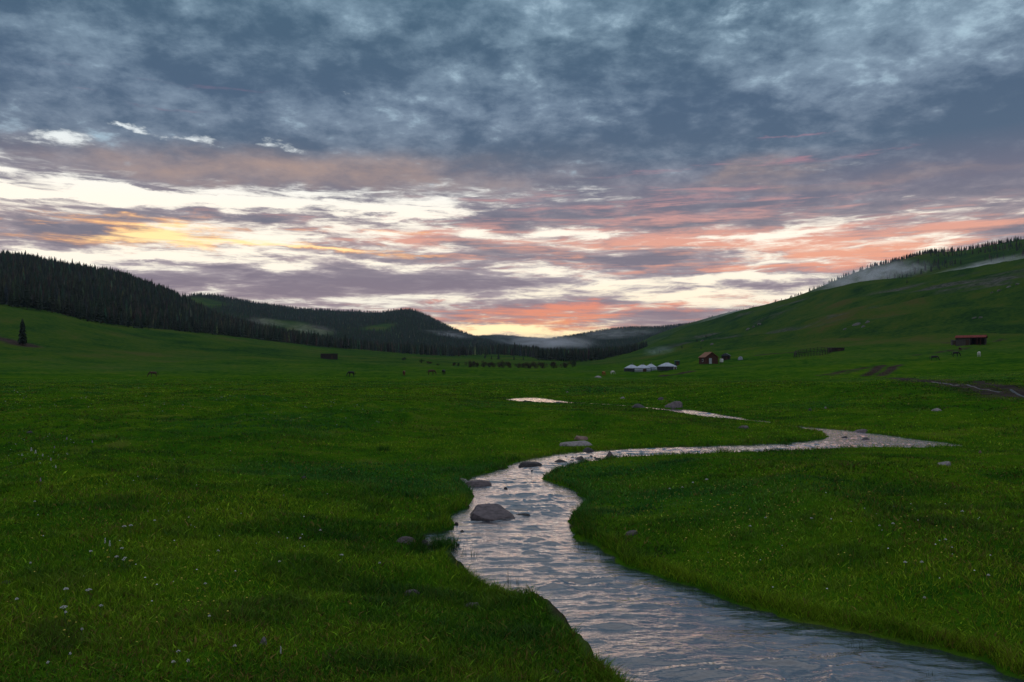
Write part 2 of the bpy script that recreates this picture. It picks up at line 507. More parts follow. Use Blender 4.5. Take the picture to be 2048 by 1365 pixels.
R_EAST = Ridge('misty_hill', [(1020, 706, 3200), (1070, 690, 3200), (1110, 678, 3200), (1160, 671, 3250), (1210, 663, 3300), (1260, 656, 3300), (1320, 657, 3300), (1400, 648, 3300), (1500, 640, 3300), (1700, 640, 3300)],
               [(1020, 712, 1900), (1700, 712, 1900)], 31, 1.5, 0.07, 0.2)
R_RIGHT = Ridge('ridge_hill', [(1200, 712, 2000), (1250, 700, 2000), (1300, 675, 1950), (1350, 656, 1900), (1400, 641, 1850), (1450, 627, 1750), (1500, 618, 1650), (1550, 606, 1550), (1600, 592, 1480), (1640, 576, 1400), (1680, 560, 1350), (1730, 541, 1300), (1800, 525, 1270), (1850, 511, 1250), (1930, 507, 1230), (2000, 494, 1220), (2048, 485, 1200), (2400, 450, 1200), (2800, 440, 1200)],
                [(1200, 714, 1300), (1400, 690, 1350), (1600, 640, 1080), (1800, 592, 860), (2048, 550, 760), (2800, 520, 700)], 41, 1.5, 0.03, 0.2)
RIDGES = [R_FOREST, R_MID, R_FAR, R_EAST, R_RIGHT]

# ---- stream outline (photo pixels -> stream level)
BANK_A = [(1900, 1760), (1600, 1620), (1400, 1500), (1290, 1420), (1225, 1365), (1172, 1330), (1143, 1292), (1125, 1262), (1080, 1238), (1045, 1222), (1000, 1200), (960, 1183), (935, 1158), (915, 1132), (892, 1124), (852, 1110), (836, 1086), (862, 1070), (898, 1060), (893, 1040), (925, 1024), (943, 1006), (938, 990), (912, 966), (935, 955), (970, 946), (1010, 938), (1035, 926), (1060, 918), (1100, 911), (1135, 907), (1170, 903), (1225, 899), (1300, 896), (1400, 893), (1500, 890), (1580, 887), (1640, 881), (1660, 874), (1640, 868), (1600, 860), (1565, 853), (1530, 848), (1490, 843), (1440, 839), (1400, 835), (1360, 828), (1320, 821), (1230, 812), (1160, 808.5), (1120, 808), (1060, 806), (1030, 804), (1008, 801)]
BANK_B = [(1012, 799), (1040, 796), (1085, 796), (1110, 801), (1155, 806), (1230, 809.5), (1325, 818), (1360, 819), (1400, 822), (1430, 828), (1480, 836), (1520, 842), (1560, 847), (1580, 851), (1650, 858), (1700, 862), (1750, 868), (1800, 874), (1860, 882), (1910, 888), (1950, 893), (1900, 899), (1800, 899), (1700, 900), (1660, 902), (1600, 905), (1500, 909), (1400, 912), (1300, 916), (1230, 920), (1180, 926), (1140, 936), (1105, 948), (1093, 962), (1110, 972), (1140, 978), (1170, 987), (1180, 996), (1165, 1012), (1150, 1038), (1155, 1058), (1180, 1083), (1210, 1107), (1270, 1132), (1330, 1152), (1380, 1167), (1440, 1187), (1500, 1207), (1560, 1226), (1620, 1237), (1700, 1252), (1800, 1278), (1880, 1302), (1960, 1325), (2048, 1358), (2250, 1420), (2600, 1500), (3000, 1620), (3300, 1760)]


def to_plane(p, z=ZW):
    Y = (HC - z) * F / (p[1] - HZ)
    return ((p[0] - CX) / F * Y, Y)


poly = np.array([to_plane(p) for p in BANK_A + BANK_B])
for _ in range(2):
    q = np.roll(poly, -1, axis=0)
    poly = np.stack([poly * 0.75 + q * 0.25, poly * 0.25 + q * 0.75], 1).reshape(-1, 2)


def poly_sd(X, Y):
    """signed distance to the stream outline, negative on the water"""
    out = np.full(X.shape, 1e3)
    A = poly; B = np.roll(poly, -1, axis=0)
    sel = np.where((Y > 0.5) & (Y < 75) & (np.abs(X) < 45))[0]
    for c in range(0, len(sel), 20000):
        s = sel[c:c + 20000]
        x = X[s][:, None]; y = Y[s][:, None]
        ex, ey_ = (B - A)[:, 0], (B - A)[:, 1]
        wx, wy = x - A[:, 0], y - A[:, 1]
        tt = np.clip((wx * ex + wy * ey_) / (ex * ex + ey_ * ey_ + 1e-12), 0, 1)
        d = np.sqrt(((wx - ex * tt) ** 2 + (wy - ey_ * tt) ** 2).min(1))
        c1 = (A[:, 1] <= y) & (B[:, 1] > y); c2 = (B[:, 1] <= y) & (A[:, 1] > y)
        cr = ex * wy - wx * ey_
        w = ((c1 & (cr > 0)).sum(1) - (c2 & (cr < 0)).sum(1))
        out[s] = np.where(w != 0, -d, d)
    return out


# ---- the ground grid
th_mid = np.arange(-0.62, 0.6201, 0.0026)
th_out = np.arange(0.62, math.pi, 0.045)[1:]
TH = np.concatenate([-th_out[::-1], th_mid, th_out])
RR = np.concatenate([np.linspace(0.4, 2.6, 10), np.exp(np.arange(math.log(2.75), math.log(9000), 0.0078))])
NT, NR = len(TH), len(RR)
TT, RG = np.meshgrid(TH, RR)                      # (NR, NT)
GX = (RG * np.sin(TT)).ravel(); GY = (RG * np.cos(TT)).ravel()
thc = np.clip(TT.ravel(), -0.82, 0.82)
XP = CX + F * np.tan(thc)
YE = RG.ravel() * np.cos(thc)


def base_height():
    ky = [np.interp(XP, fx, k) for k in KY]
    kz = [np.interp(XP, fx, k) for k in KZ]
    ky = [np.zeros_like(YE) - 1] + ky
    kz = [np.zeros_like(YE)] + kz
    ky = np.array(ky); kz = np.array(kz)
    z = pchip(ky, kz, YE)
    return z, ky


Z0, KYG = base_height()
# folds and hummocks of the grass slopes
slope_t = np.clip((YE - KYG[2]) / (KYG[5] - KYG[2]), 0, 1.0)
right = sstep(1280, 1420, XP)
fold = fbm(GX / 70.0 + GY / 190.0, GY / 260.0 - GX / 700.0, 5, 4)
Z0 = Z0 + fold * (1.5 + 14.0 * right) * np.sin(np.pi * np.clip(slope_t, 0, 1)) ** 1.0 * sstep(0, 0.25, slope_t)
near_amp = 0.07 + 0.10 * sstep(8, 40, YE) + 0.25 * sstep(60, 200, YE)
Z0 = Z0 + near_amp * fbm(GX / 3.4, GY / 3.4, 8, 4) * 0.8 + near_amp * fbm(GX / 14.0, GY / 17.0, 9, 3) * 1.2 * sstep(6, 25, YE)
hum = vnoise(GX / 0.55, GY / 0.55, 77) ** 3 * (0.08 + 0.05 * sstep(5, 20, YE)) * sstep(60, 30, YE) + vnoise(GX / 1.7, GY / 1.7, 78) ** 4 * 0.22 * sstep(90, 40, YE)
Z0 = Z0 + hum
# far-right terrace above the hairpin
terr = sstep(0, 5.5, (GX - 9.0) * 0.55 + (GY - 24.0) * 0.84 - 1.0) * sstep(62, 44, GY) * sstep(6, 13, GX)
Z0 = Z0 + terr * 0.45
terr2 = sstep(34, 42, GY + fbm(GX / 8, GY / 8, 3, 2) * 3) * sstep(95, 60, GY) * sstep(2, 14, GX)
Z0 = Z0 + terr2 * 0.25
SD = poly_sd(GX, GY)
SDn = SD + 0.08 * fbm(GX / 0.26, GY / 0.26, 21, 3) + 0.13 * fbm(GX / 0.6, GY / 0.6, 24, 3) + 0.09 * fbm(GX / 1.3, GY / 1.3, 22, 2) * sstep(6, 12, GY)
Lb = np.clip(0.36 * GY, 1.5, 14.0)
lip = 0.06 + 0.10 * sstep(-0.2, 0.5, fbm(GX / 1.2, GY / 1.2, 23, 2)) * sstep(14, 8, GY)
def at_px(x, y, r):
    a, b = to_plane((x, y))
    return np.exp(-((GX - a) ** 2 + (GY - b) ** 2) / (r * r))


cut = np.clip(at_px(1133, 1272, 0.28) + at_px(1085, 1236, 0.22) + 0.8 * at_px(925, 1148, 0.3) + 0.0 + 0.6 * at_px(1190, 1335, 0.25), 0, 1)
inlet = at_px(880, 1120, 0.55)
lip = lip * (1 - 0.65 * np.clip(inlet, 0, 1)) + 0.15 * cut
bank = ZW + lip * sstep(-0.06, 0.05, SDn) + np.maximum(Z0 - ZW - lip, 0.02) * sstep(-0.02, 1, SDn / (Lb * (1 + 1.2 * np.clip(inlet, 0, 1))))
bed = ZW - 0.22 * sstep(0.0, 0.6, -SDn)
inner = SD < 900
Z0 = np.where(inner, np.where(SDn > -0.06, bank, bed), Z0)
ZL = [Z0]
for r in RIDGES:
    zr = r.z(XP, YE, GX)
    ZL.append(np.where(YE > 300, zr, -500))
ZL = np.array(ZL)
LAY = ZL.argmax(0)
ZG = ZL.max(0)
behind = sstep(1.15, 2.2, np.abs(TT.ravel()))
ZG = ZG * (1 - behind) + behind * (30 * sstep(200, 1500, RG.ravel()) + 0.05 * fbm(GX / 3.4, GY / 3.4, 8, 3))
LAY = np.where(behind > 0.02, 0, LAY)

ZGg = ZG.reshape(NR, NT); SDg = SDn.reshape(NR, NT); CUTg = cut.reshape(NR, NT); LAYg = LAY.reshape(NR, NT)


def grid_at(A, X, Y):
    th = np.arctan2(X, Y); r = np.hypot(X, Y)
    ft = np.interp(th, TH, np.arange(NT)); fr = np.interp(r, RR, np.arange(NR))
    i = np.clip(ft.astype(int), 0, NT - 2); j = np.clip(fr.astype(int), 0, NR - 2)
    a = ft - i; b = fr - j
    return (A[j, i] * (1 - a) + A[j, i + 1] * a) * (1 - b) + (A[j + 1, i] * (1 - a) + A[j + 1, i + 1] * a) * b


def H(X, Y): return grid_at(ZGg, np.asarray(X, float), np.asarray(Y, float))
def Hs(X, Y): return float(H(np.array([X]), np.array([Y]))[0])


def hit(x, y, Y0=3.0, Y1=6000.0, skip=0.0):
    """first terrain point seen at photo pixel (x, y)"""
    Ys = np.exp(np.linspace(math.log(max(Y0, skip)), math.log(Y1), 6000))
    X = (x - CX) / F * Ys
    zr = HC + (HZ - y) / F * Ys
    h = H(X, Ys)
    k = np.argmax(h >= zr)
    if h[k] < zr[k]: k = int(np.argmin(zr - h))
    return float(X[k]), float(Ys[k]), float(h[k])


# ---- ground colour masks (mud, ruts, rock, worn patches): the land's own colours
def seg_mask(pts, w, soft):
    """mask along a polyline given in ground metres"""
    m = np.zeros(len(GX))
    for (a, b) in zip(pts, pts[1:]):
        ax, ay = a; bx, by = b
        ex, ey_ = bx - ax, by - ay
        L2 = ex * ex + ey_ * ey_ + 1e-9
        s = np.where((GX > min(ax, bx) - 3 * w - 1) & (GX < max(ax, bx) + 3 * w + 1) & (GY > min(ay, by) - 3 * w - 1) & (GY < max(ay, by) + 3 * w + 1))[0]
        tt = np.clip(((GX[s] - ax) * ex + (GY[s] - ay) * ey_) / L2, 0, 1)
        d = np.hypot(GX[s] - ax - ex * tt, GY[s] - ay - ey_ * tt)
        d = d + 0.35 * w * fbm(GX[s] / (2.2 * w), GY[s] / (2.2 * w), 55, 2)
        m[s] = np.maximum(m[s], sstep(w + soft, w - soft, d))
    return m


dirt = np.zeros(len(GX))
def scar(pix, w, k=1.0):
    global dirt
    pts = [hit(x, y)[:2] for x, y in pix]
    dirt = np.maximum(dirt, k * seg_mask(pts, w, w * 0.5))
scar([(-10, 676), (20, 682), (52, 692)], 4.6)
scar([(1325, 753), (1350, 749), (1384, 743)], 1.1)
scar([(1515, 711), (1550, 708), (1590, 705)], 1.6)
scar([(1640, 751), (1690, 742), (1735, 735), (1800, 731)], 0.8, 0.9)
scar([(1660, 752), (1705, 744), (1750, 737)], 0.5, 0.7)
scar([(1734, 752), (1752, 740), (1764, 731)], 0.85)
scar([(1764, 751), (1780, 741), (1797, 731)], 0.85)
scar([(1830, 711), (1880, 704), (1935, 696)], 1.0, 0.8)
scar([(1885, 686), (1935, 688), (2005, 679)], 0.9, 0.8)
scar([(1425, 733), (1460, 733), (1500, 730)], 0.8, 0.5)
scar([(1266, 715), (1300, 712)], 1.0, 0.4)
scar([(225, 665), (260, 671), (300, 676)], 2.0, 0.4)
RUT_A = [hit(x, y)[:2] for x, y in [(1770, 757), (1815, 759), (1850, 764), (1900, 770), (1960, 779), (2020, 790), (2080, 800)]]
RUT_B = [hit(x, y)[:2] for x, y in [(1810, 757), (1890, 761), (1960, 769), (2020, 778), (2080, 787)]]
dirt = np.maximum(dirt, 0.85 * seg_mask(RUT_A, 1.1, 0.7))
dirt = np.maximum(dirt, 0.85 * seg_mask(RUT_B, 0.9, 0.5))
dirt = np.maximum(dirt, 0.85 * sstep(-0.03, -0.10, SDn) * (SD < 900))
dirt = np.maximum(dirt, 0.8 * sstep(0.16, 0.0, SDn) * sstep(0.12, 0.4, fbm(GX / 0.8, GY / 0.8, 61, 3)) * (SD < 900) * (GX < 1.2))
dirt = np.maximum(dirt, 0.95 * cut * sstep(0.12, 0.03, SDn) * (SD < 900))
# scree and outcrops on the right-hand slope
rock = sstep(0.22, 0.5, fbm(GX / 38 + GY / 70, GY / 120 - GX / 300, 91, 5, 0.65)) * right * sstep(0.25, 0.5, slope_t) * sstep(1.0, 0.85, slope_t) * 0.9

sel_far = LAY != 0
wood = np.zeros(len(GX))
wood = np.where(LAY == 1, 1.0, wood)
clearing = sstep(0.20, 0.38, fbm(GX / 330 + 3.1, GY / 520 + 1.7, 71, 3))
wood = np.where(LAY == 2, 1 - clearing, wood)
wood = np.where(LAY == 3, 1.0, wood)
wood = np.where(LAY == 4, 1 - 0.3 * clearing, wood)
wood = np.where(LAY == 5, 0.10, wood)
hillm = np.clip(sstep(0.0, 0.45, slope_t) * (0.45 + 0.55 * right) + 0.35 * sstep(90, 260, RG.ravel()), 0, 1)
hillm = np.where(LAY != 0, 1.0, hillm)
MASK = np.stack([dirt, rock, wood, hillm], 1).astype(np.float32)


def wg(o): return o


def ground_material():
    m = bpy.data.materials.new('meadow_ground')
    m.use_nodes = True
    nt = m.node_tree
    b = nt.nodes['Principled BSDF']
    g = G(nt)
    geo = g.node('ShaderNodeNewGeometry')
    pos = geo.outputs['Position']
    at = g.node('ShaderNodeAttribute'); at.attribute_name = 'mask'
    sc = g.node('ShaderNodeSeparateColor'); g.link(at.outputs['Color'], sc.inputs[0])
    d, r, w = sc.outputs[0], sc.outputs[1], sc.outputs[2]
    n1 = g.noise(pos, 0.045, 6, 0.62)
    n2 = g.noise(pos, 0.55, 6, 0.65)
    n3 = g.noise(pos, 6.0, 5, 0.65)
    n4 = g.noise(pos, 0.011, 5, 0.6)
    grass = g.ramp(g.mad(g.sub(n1, 0.5), 1.0, g.mad(g.sub(n2, 0.5), 1.5, g.mad(g.sub(n3, 0.5), 0.7, 0.5))),
                   [(0.12, (0.010, 0.045, 0.005)), (0.42, (0.030, 0.095, 0.005)), (0.60, (0.052, 0.120, 0.005)), (0.88, (0.105, 0.145, 0.010))])
    grass = g.mix(g.ss(0.45, 0.68, n4), grass, g.mix(0.5, grass, (0.040, 0.090, 0.030)))
    grass = g.mix(g.mul(g.ss(0.56, 0.72, n2), 0.45), grass, (0.075, 0.085, 0.030))
    dull = g.ramp(g.mad(g.sub(n1, 0.5), 1.3, g.mad(g.sub(n4, 0.5), 1.5, g.mad(g.sub(n2, 0.5), 1.1, 0.5))),
                  [(0.12, (0.010, 0.034, 0.012)), (0.42, (0.026, 0.062, 0.012)), (0.62, (0.044, 0.078, 0.012)), (0.9, (0.072, 0.070, 0.022))])
    grass = g.mix(at.outputs['Alpha'], grass, dull)
    dirtc = g.mix(g.ss(0.35, 0.65, n2), (0.030, 0.021, 0.018), (0.060, 0.045, 0.040))
    rockc = g.mix(g.ss(0.35, 0.65, g.noise(pos, 0.35, 6, 0.7)), (0.030, 0.040, 0.026), (0.11, 0.105, 0.10))
    forest = g.mix(g.ss(0.4, 0.6, n2), (0.010, 0.018, 0.010), (0.020, 0.026, 0.014))
    c = g.mix(r, grass, rockc)
    c = g.mix(w, c, forest)
    c = g.mix(d, c, dirtc)
    g.link(c, b.inputs['Base Color'])
    b.inputs['Roughness'].default_value = 1.0
    b.inputs['Specular IOR Level'].default_value = 0.0
    bp = g.node('ShaderNodeBump')
    bp.inputs['Strength'].default_value = 0.9
    bp.inputs['Distance'].default_value = 0.25
    g.link(g.mad(n3, 0.35, g.mul(g.noise(pos, 1.6, 6, 0.7), 0.65)), bp.inputs['Height'])
    g.link(bp.outputs[0], b.inputs['Normal'])
    return m


M_GROUND = ground_material()
idx = np.arange(NR * NT).reshape(NR, NT)
Q = np.stack([idx[:-1, :-1], idx[:-1, 1:], idx[1:, 1:], idx[1:, :-1]], -1).reshape(-1, 4)
fl = LAY[Q[:, 0]]
GV = np.stack([GX, GY, ZG], 1)
LAYER_NAMES = ['ground'] + ['hill'] * 5
for k in range(6):
    q = Q[fl == k]
    if not len(q): continue
    u, inv = np.unique(q, return_inverse=True)
    me = mesh_quads(LAYER_NAMES[k], GV[u], inv.reshape(-1, 4)[:, ::-1], True)
    color_attr(me, 'mask', MASK[u])
    o = add_obj(LAYER_NAMES[k], me, M_GROUND)
    tag(o, kind='structure')
#TERRAIN_END


# ------------------------------------------------------------------ simple materials
def mat(name, col, rough=0.8, var=0.3, scale=6.0, bump=0.0, spec=0.3, stretch=None, col2=None, attr=None):
    m = bpy.data.materials.new(name)
    m.use_nodes = True
    nt = m.node_tree
    b = nt.nodes['Principled BSDF']
    g = G(nt)
    tc = g.node('ShaderNodeTexCoord')
    v = tc.outputs['Object']
    if stretch:
        mp = g.node('ShaderNodeMapping')
        mp.inputs['Scale'].default_value = stretch
        g.link(v, mp.inputs[0]); v = mp.outputs[0]
    n = g.noise(v, scale, 6, 0.62)
    c2 = col2 or tuple(c * (1 + var) for c in col)
    c1 = tuple(c * (1 - var) for c in col) if not col2 else col
    c = g.mix(g.ss(0.34, 0.66, n), c1, c2)
    if attr:
        a = g.node('ShaderNodeAttribute'); a.attribute_name = attr
        c = g.mix(1.0, c, a.outputs['Color'], 'MULTIPLY')
    g.link(c, b.inputs['Base Color'])
    b.inputs['Roughness'].default_value = rough
    b.inputs['Specular IOR Level'].default_value = spec
    if bump:
        bp = g.node('ShaderNodeBump')
        bp.inputs['Strength'].default_value = 0.8
        bp.inputs['Distance'].default_value = bump
        g.link(n, bp.inputs['Height'])
        g.link(bp.outputs[0], b.inputs['Normal'])
    return m


M_NEEDLE = mat('conifer_needles', (0.020, 0.032, 0.019), 0.8, 0.4, 0.5, attr='tint')
M_BARK = mat('bark', (0.035, 0.026, 0.020), 0.9, 0.4, 8, 0.02)
M_RUSTY = mat('rusty_foliage', (0.042, 0.027, 0.017), 0.9, 0.45, 2.0)
M_BUSH = mat('bush_foliage', (0.022, 0.040, 0.018), 0.9, 0.4, 2.0)
M_LOG = mat('dark_logs', (0.030, 0.022, 0.020), 0.9, 0.5, 3.0, 0.01, stretch=(1, 1, 8))
M_LOGRED = mat('red_brown_logs', (0.075, 0.028, 0.020), 0.85, 0.4, 3.0, 0.01, stretch=(1, 1, 8))
M_PLANK = mat('grey_planks', (0.085, 0.075, 0.070), 0.9, 0.45, 3.0, 0.01, stretch=(6, 6, 1))
M_ROOFRED = mat('red_roof_sheet', (0.16, 0.036, 0.032), 0.8, 0.25, 2.0, 0.0, spec=0.05)
M_ROOFORANGE = mat('orange_brown_roof_boards', (0.20, 0.085, 0.045), 0.7, 0.3, 2.0, stretch=(1, 6, 1))
M_ROOFDARK = mat('blue_grey_roof_sheet', (0.055, 0.060, 0.075), 0.6, 0.3, 2.0)
M_FELT = mat('white_yurt_canvas', (0.40, 0.44, 0.52), 0.9, 0.12, 1.5)
M_FELTGREY = mat('grey_yurt_canvas', (0.22, 0.24, 0.28), 0.9, 0.2, 1.5)
M_FELTDARK = mat('dark_yurt_wall', (0.030, 0.035, 0.045), 0.9, 0.3, 1.5)
M_DOOR = mat('brown_door', (0.055, 0.030, 0.020), 0.7, 0.3, 4.0)
M_PALEDOOR = mat('pale_blue_door', (0.36, 0.42, 0.45), 0.7, 0.1, 4.0)
M_GREEN = mat('dark_green_boards', (0.014, 0.055, 0.045), 0.7, 0.3, 4.0)
M_WHITE = mat('white_paint', (0.65, 0.65, 0.66), 0.7, 0.08, 4.0)
M_METAL = mat('dull_metal', (0.12, 0.12, 0.13), 0.4, 0.2, 4.0)
M_BLACK = mat('dark_opening', (0.006, 0.006, 0.007), 0.9, 0.1, 4.0)
M_ROPE = mat('rope', (0.10, 0.085, 0.065), 0.9, 0.2, 8.0)
M_MUD = mat('wet_mud', (0.030, 0.023, 0.020), 0.95, 0.4, 1.5, 0.02, spec=0.05)


def stone_mat(name, a, b_, c3):
    m = bpy.data.materials.new(name)
    m.use_nodes = True
    nt = m.node_tree
    b = nt.nodes['Principled BSDF']
    g = G(nt)
    tc = g.node('ShaderNodeTexCoord')
    oi = g.node('ShaderNodeObjectInfo')
    v = g.node('ShaderNodeVectorMath', operation='ADD')
    g.link(tc.outputs['Object'], v.inputs[0]); g.link(oi.outputs['Location'], v.inputs[1])
    n1 = g.noise(v.outputs[0], 5.0, 8, 0.68)
    n2 = g.noise(v.outputs[0], 40.0, 5, 0.7)
    c = g.mix(g.ss(0.38, 0.62, n1), a, b_)
    c = g.mix(g.mul(g.ss(0.55, 0.68, n2), 0.6), c, c3)
    g.link(c, b.inputs['Base Color'])
    sp = g.node('ShaderNodeSeparateXYZ'); g.link(tc.outputs['Object'], sp.inputs[0])
    wet = g.ss(0.34, 0.16, g.mad(g.sub(n1, 0.5), 0.25, sp.outputs[2]))
    c = g.mix(g.mul(wet, 0.6), c, (0.016, 0.014, 0.015))
    g.link(c, b.inputs['Base Color'])
    g.link(g.mad(wet, -0.35, 0.66), b.inputs['Roughness'])
    b.inputs['Specular IOR Level'].default_value = 0.4
    bp = g.node('ShaderNodeBump')
    bp.inputs['Strength'].default_value = 0.9
    bp.inputs['Distance'].default_value = 0.03
    g.link(g.mad(n2, 0.25, n1), bp.inputs['Height'])
    g.link(bp.outputs[0], b.inputs['Normal'])
    return m


M_STONE = stone_mat('mauve_granite', (0.070, 0.054, 0.061), (0.155, 0.122, 0.132), (0.045, 0.038, 0.042))
M_PALE = stone_mat('pale_stone', (0.17, 0.15, 0.155), (0.30, 0.27, 0.275), (0.09, 0.08, 0.085))
M_DARK = stone_mat('dark_wet_stone', (0.030, 0.028, 0.032), (0.070, 0.062, 0.066), (0.02, 0.02, 0.022))
M_CRAG = stone_mat('dull_outcrop_rock', (0.030, 0.030, 0.028), (0.085, 0.080, 0.078), (0.02, 0.024, 0.018))
M_PINK = stone_mat('pink_stone', (0.19, 0.11, 0.10), (0.28, 0.18, 0.16), (0.12, 0.08, 0.08))


# ------------------------------------------------------------------ stream surface
def water_material():
    m = bpy.data.materials.new('stream_water')
    m.use_nodes = True
    nt = m.node_tree
    b = nt.nodes['Principled BSDF']
    g = G(nt)
    geo = g.node('ShaderNodeNewGeometry')
    mp = g.node('ShaderNodeMapping')
    mp.inputs['Scale'].default_value = (1.0, 3.0, 1.0)
    g.link(geo.outputs['Position'], mp.inputs[0])
    n1 = g.noise(mp.outputs[0], 3.2, 5, 0.5, 0.8)
    n2 = g.noise(mp.outputs[0], 19.0, 4, 0.6, 0.4)
    n3 = g.noise(mp.outputs[0], 8.0, 3, 0.55, 0.9)
    b.inputs['Base Color'].default_value = (0.016, 0.024, 0.042, 1)
    b.inputs['Roughness'].default_value = 0.06
    b.inputs['IOR'].default_value = 1.33
    b.inputs['Specular IOR Level'].default_value = 1.0
    b.inputs['Coat Weight'].default_value = 1.0
    b.inputs['Coat IOR'].default_value = 1.85
    b.inputs['Coat Roughness'].default_value = 0.05
    bp = g.node('ShaderNodeBump')
    bp.inputs['Strength'].default_value = 0.30
    bp.inputs['Distance'].default_value = 0.045
    g.link(g.mad(n3, 0.42, g.mad(n2, 0.13, n1)), bp.inputs['Height'])
    g.link(bp.outputs[0], b.inputs['Normal'])
    g.link(bp.outputs[0], b.inputs['Coat Normal'])
    return m


M_WATER = water_material()
th_w = np.arange(-0.34, 0.621, 0.0016)
r_w = np.exp(np.arange(math.log(3.3), math.log(62), 0.0036))
TW, RW = np.meshgrid(th_w, r_w)
WX = (RW * np.sin(TW)).ravel(); WY = (RW * np.cos(TW)).ravel()
wsd = grid_at(SDg, WX, WY)
calm = sstep(17, 22, WY)
warp = 0.55 * fbm(WX / 0.7, WY / 0.7, 5, 3)
rid = 1 - 2.2 * np.abs(fbm(WX / 0.78 + warp, WY / 0.22 + 1.7 * warp, 101, 4, 0.55))
rid2 = 1 - 2.2 * np.abs(fbm(WX / 0.42 - WY / 1.6 + warp, WY / 0.17 + warp, 105, 3, 0.55))
lively = (1 - 0.72 * calm) * (0.45 + 0.9 * sstep(-0.35, 0.45, fbm(WX / 1.6, WY / 1.2, 107, 2))) * sstep(0.0, 0.5, -wsd)
wz = ZW + 0.027 * rid * lively + 0.012 * rid2 * (0.5 + 0.5 * lively)
HUMPS = [(1075, 1058, 46, .055), (1068, 1082, 34, .05), (1058, 1108, 30, .05), (1075, 1122, 46, .04), (1083, 1140, 34, .04), (1085, 994, 80, .06), (1015, 993, 70, .05), (1040, 975, 50, .04), (1120, 1175, 90, .035), (1110, 1168, 60, .03), (1150, 1162, 50, .03), (1105, 1022, 50, .035),
         (1045, 1215, 60, .02), (1230, 1250, 70, .03), (1180, 1212, 80, .03), (1290, 1215, 60, .02), (1130, 930, 40, .05), (1090, 945, 50, .04), (1160, 918, 34, .04), (1030, 1045, 60, .03), (1170, 1060, 40, .02), (1110, 1090, 60, .03), (1300, 1290, 90, .02), (1220, 1320, 60, .02), (1410, 828, 30, .05), (1460, 835, 20, .04)]
for (hx, hy, hw, hh) in HUMPS:
    X0, Y0 = to_plane((hx, hy))
    w = hw / F * Y0 * 0.5
    dxx = (WX - X0) / w; dyy = (WY - Y0) / (w * 0.42)
    wz += 0.62 * hh * np.exp(-(dxx ** 2 + dyy ** 2)) * (0.6 + 1.5 * fbm(WX / 0.22 + warp, WY / 0.10, 131, 3))
    dyy = (WY - Y0 + w * 0.75) / (w * 0.4)
    wz -= 0.2 * hh * np.exp(-(dxx ** 2 + dyy ** 2))
idw = np.arange(len(WX)).reshape(TW.shape)
QW = np.stack([idw[:-1, :-1], idw[1:, :-1], idw[1:, 1:], idw[:-1, 1:]], -1).reshape(-1, 4)
keep = (wsd[QW].min(1) < 0.10)
QW = QW[keep][:, ::-1]
u, inv = np.unique(QW, return_inverse=True)
me = mesh_quads('stream_water', np.stack([WX, WY, wz], 1)[u], inv.reshape(-1, 4), True)
o = add_obj('stream_water', me, M_WATER)
tag(o, kind='structure')


# ------------------------------------------------------------------ grass
def grass_material():
    m = bpy.data.materials.new('grass_blades')
    m.use_nodes = True
    nt = m.node_tree
    b = nt.nodes['Principled BSDF']
    g = G(nt)
    a = g.node('ShaderNodeAttribute'); a.attribute_name = 'tint'
    g.link(a.outputs['Color'], b.inputs['Base Color'])
    b.inputs['Roughness'].default_value = 0.7
    b.inputs['Specular IOR Level'].default_value = 0.10
    tr = g.node('ShaderNodeBsdfTranslucent')
    g.link(a.outputs['Color'], tr.inputs[0])
    mx = g.node('ShaderNodeMixShader'); mx.inputs[0].default_value = 0.30
    g.link(b.outputs[0], mx.inputs[1]); g.link(tr.outputs[0], mx.inputs[2])
    g.link(mx.outputs[0], nt.nodes['Material Output'].inputs[0])
    return m


M_GRASS = grass_material()


def blades(name, X, Y, Zb, hgt, wid, lean, tint, seg=2):
    n = len(X)
    ang = rng.uniform(0, 2 * math.pi, n)
    la = rng.uniform(0, 2 * math.pi, n)
    cx, sy = np.cos(ang) * wid * 0.5, np.sin(ang) * wid * 0.5
    lx, ly = np.cos(la) * lean * hgt, np.sin(la) * lean * hgt
    B = np.stack([X, Y, Zb], 1)
    Wv = np.stack([cx, sy, np.zeros(n)], 1)
    if seg == 2:
        mid = B + np.stack([lx * 0.35, ly * 0.35, hgt * 0.6], 1)
        tip = B + np.stack([lx, ly, hgt], 1)
        V = np.stack([B - Wv, B + Wv, mid + Wv * 0.75, mid - Wv * 0.75, tip], 1).reshape(-1, 3)
        k = np.arange(n)[:, None] * 5
        loops = (k + np.array([0, 1, 2, 3, 3, 2, 4])).ravel()
        tot = np.tile([4, 3], n)
        st = np.concatenate([[0], np.cumsum(tot)[:-1]])
        C = np.repeat(tint, 5, axis=0)
    else:
        tip = B + np.stack([lx, ly, hgt], 1)
        V = np.stack([B - Wv, B + Wv, tip], 1).reshape(-1, 3)
        loops = np.arange(n * 3); tot = np.full(n, 3); st = np.arange(n) * 3
        C = np.repeat(tint, 3, axis=0)
    me = np_mesh(name, V, loops, st, tot)
    color_attr(me, 'tint', C)
    return me


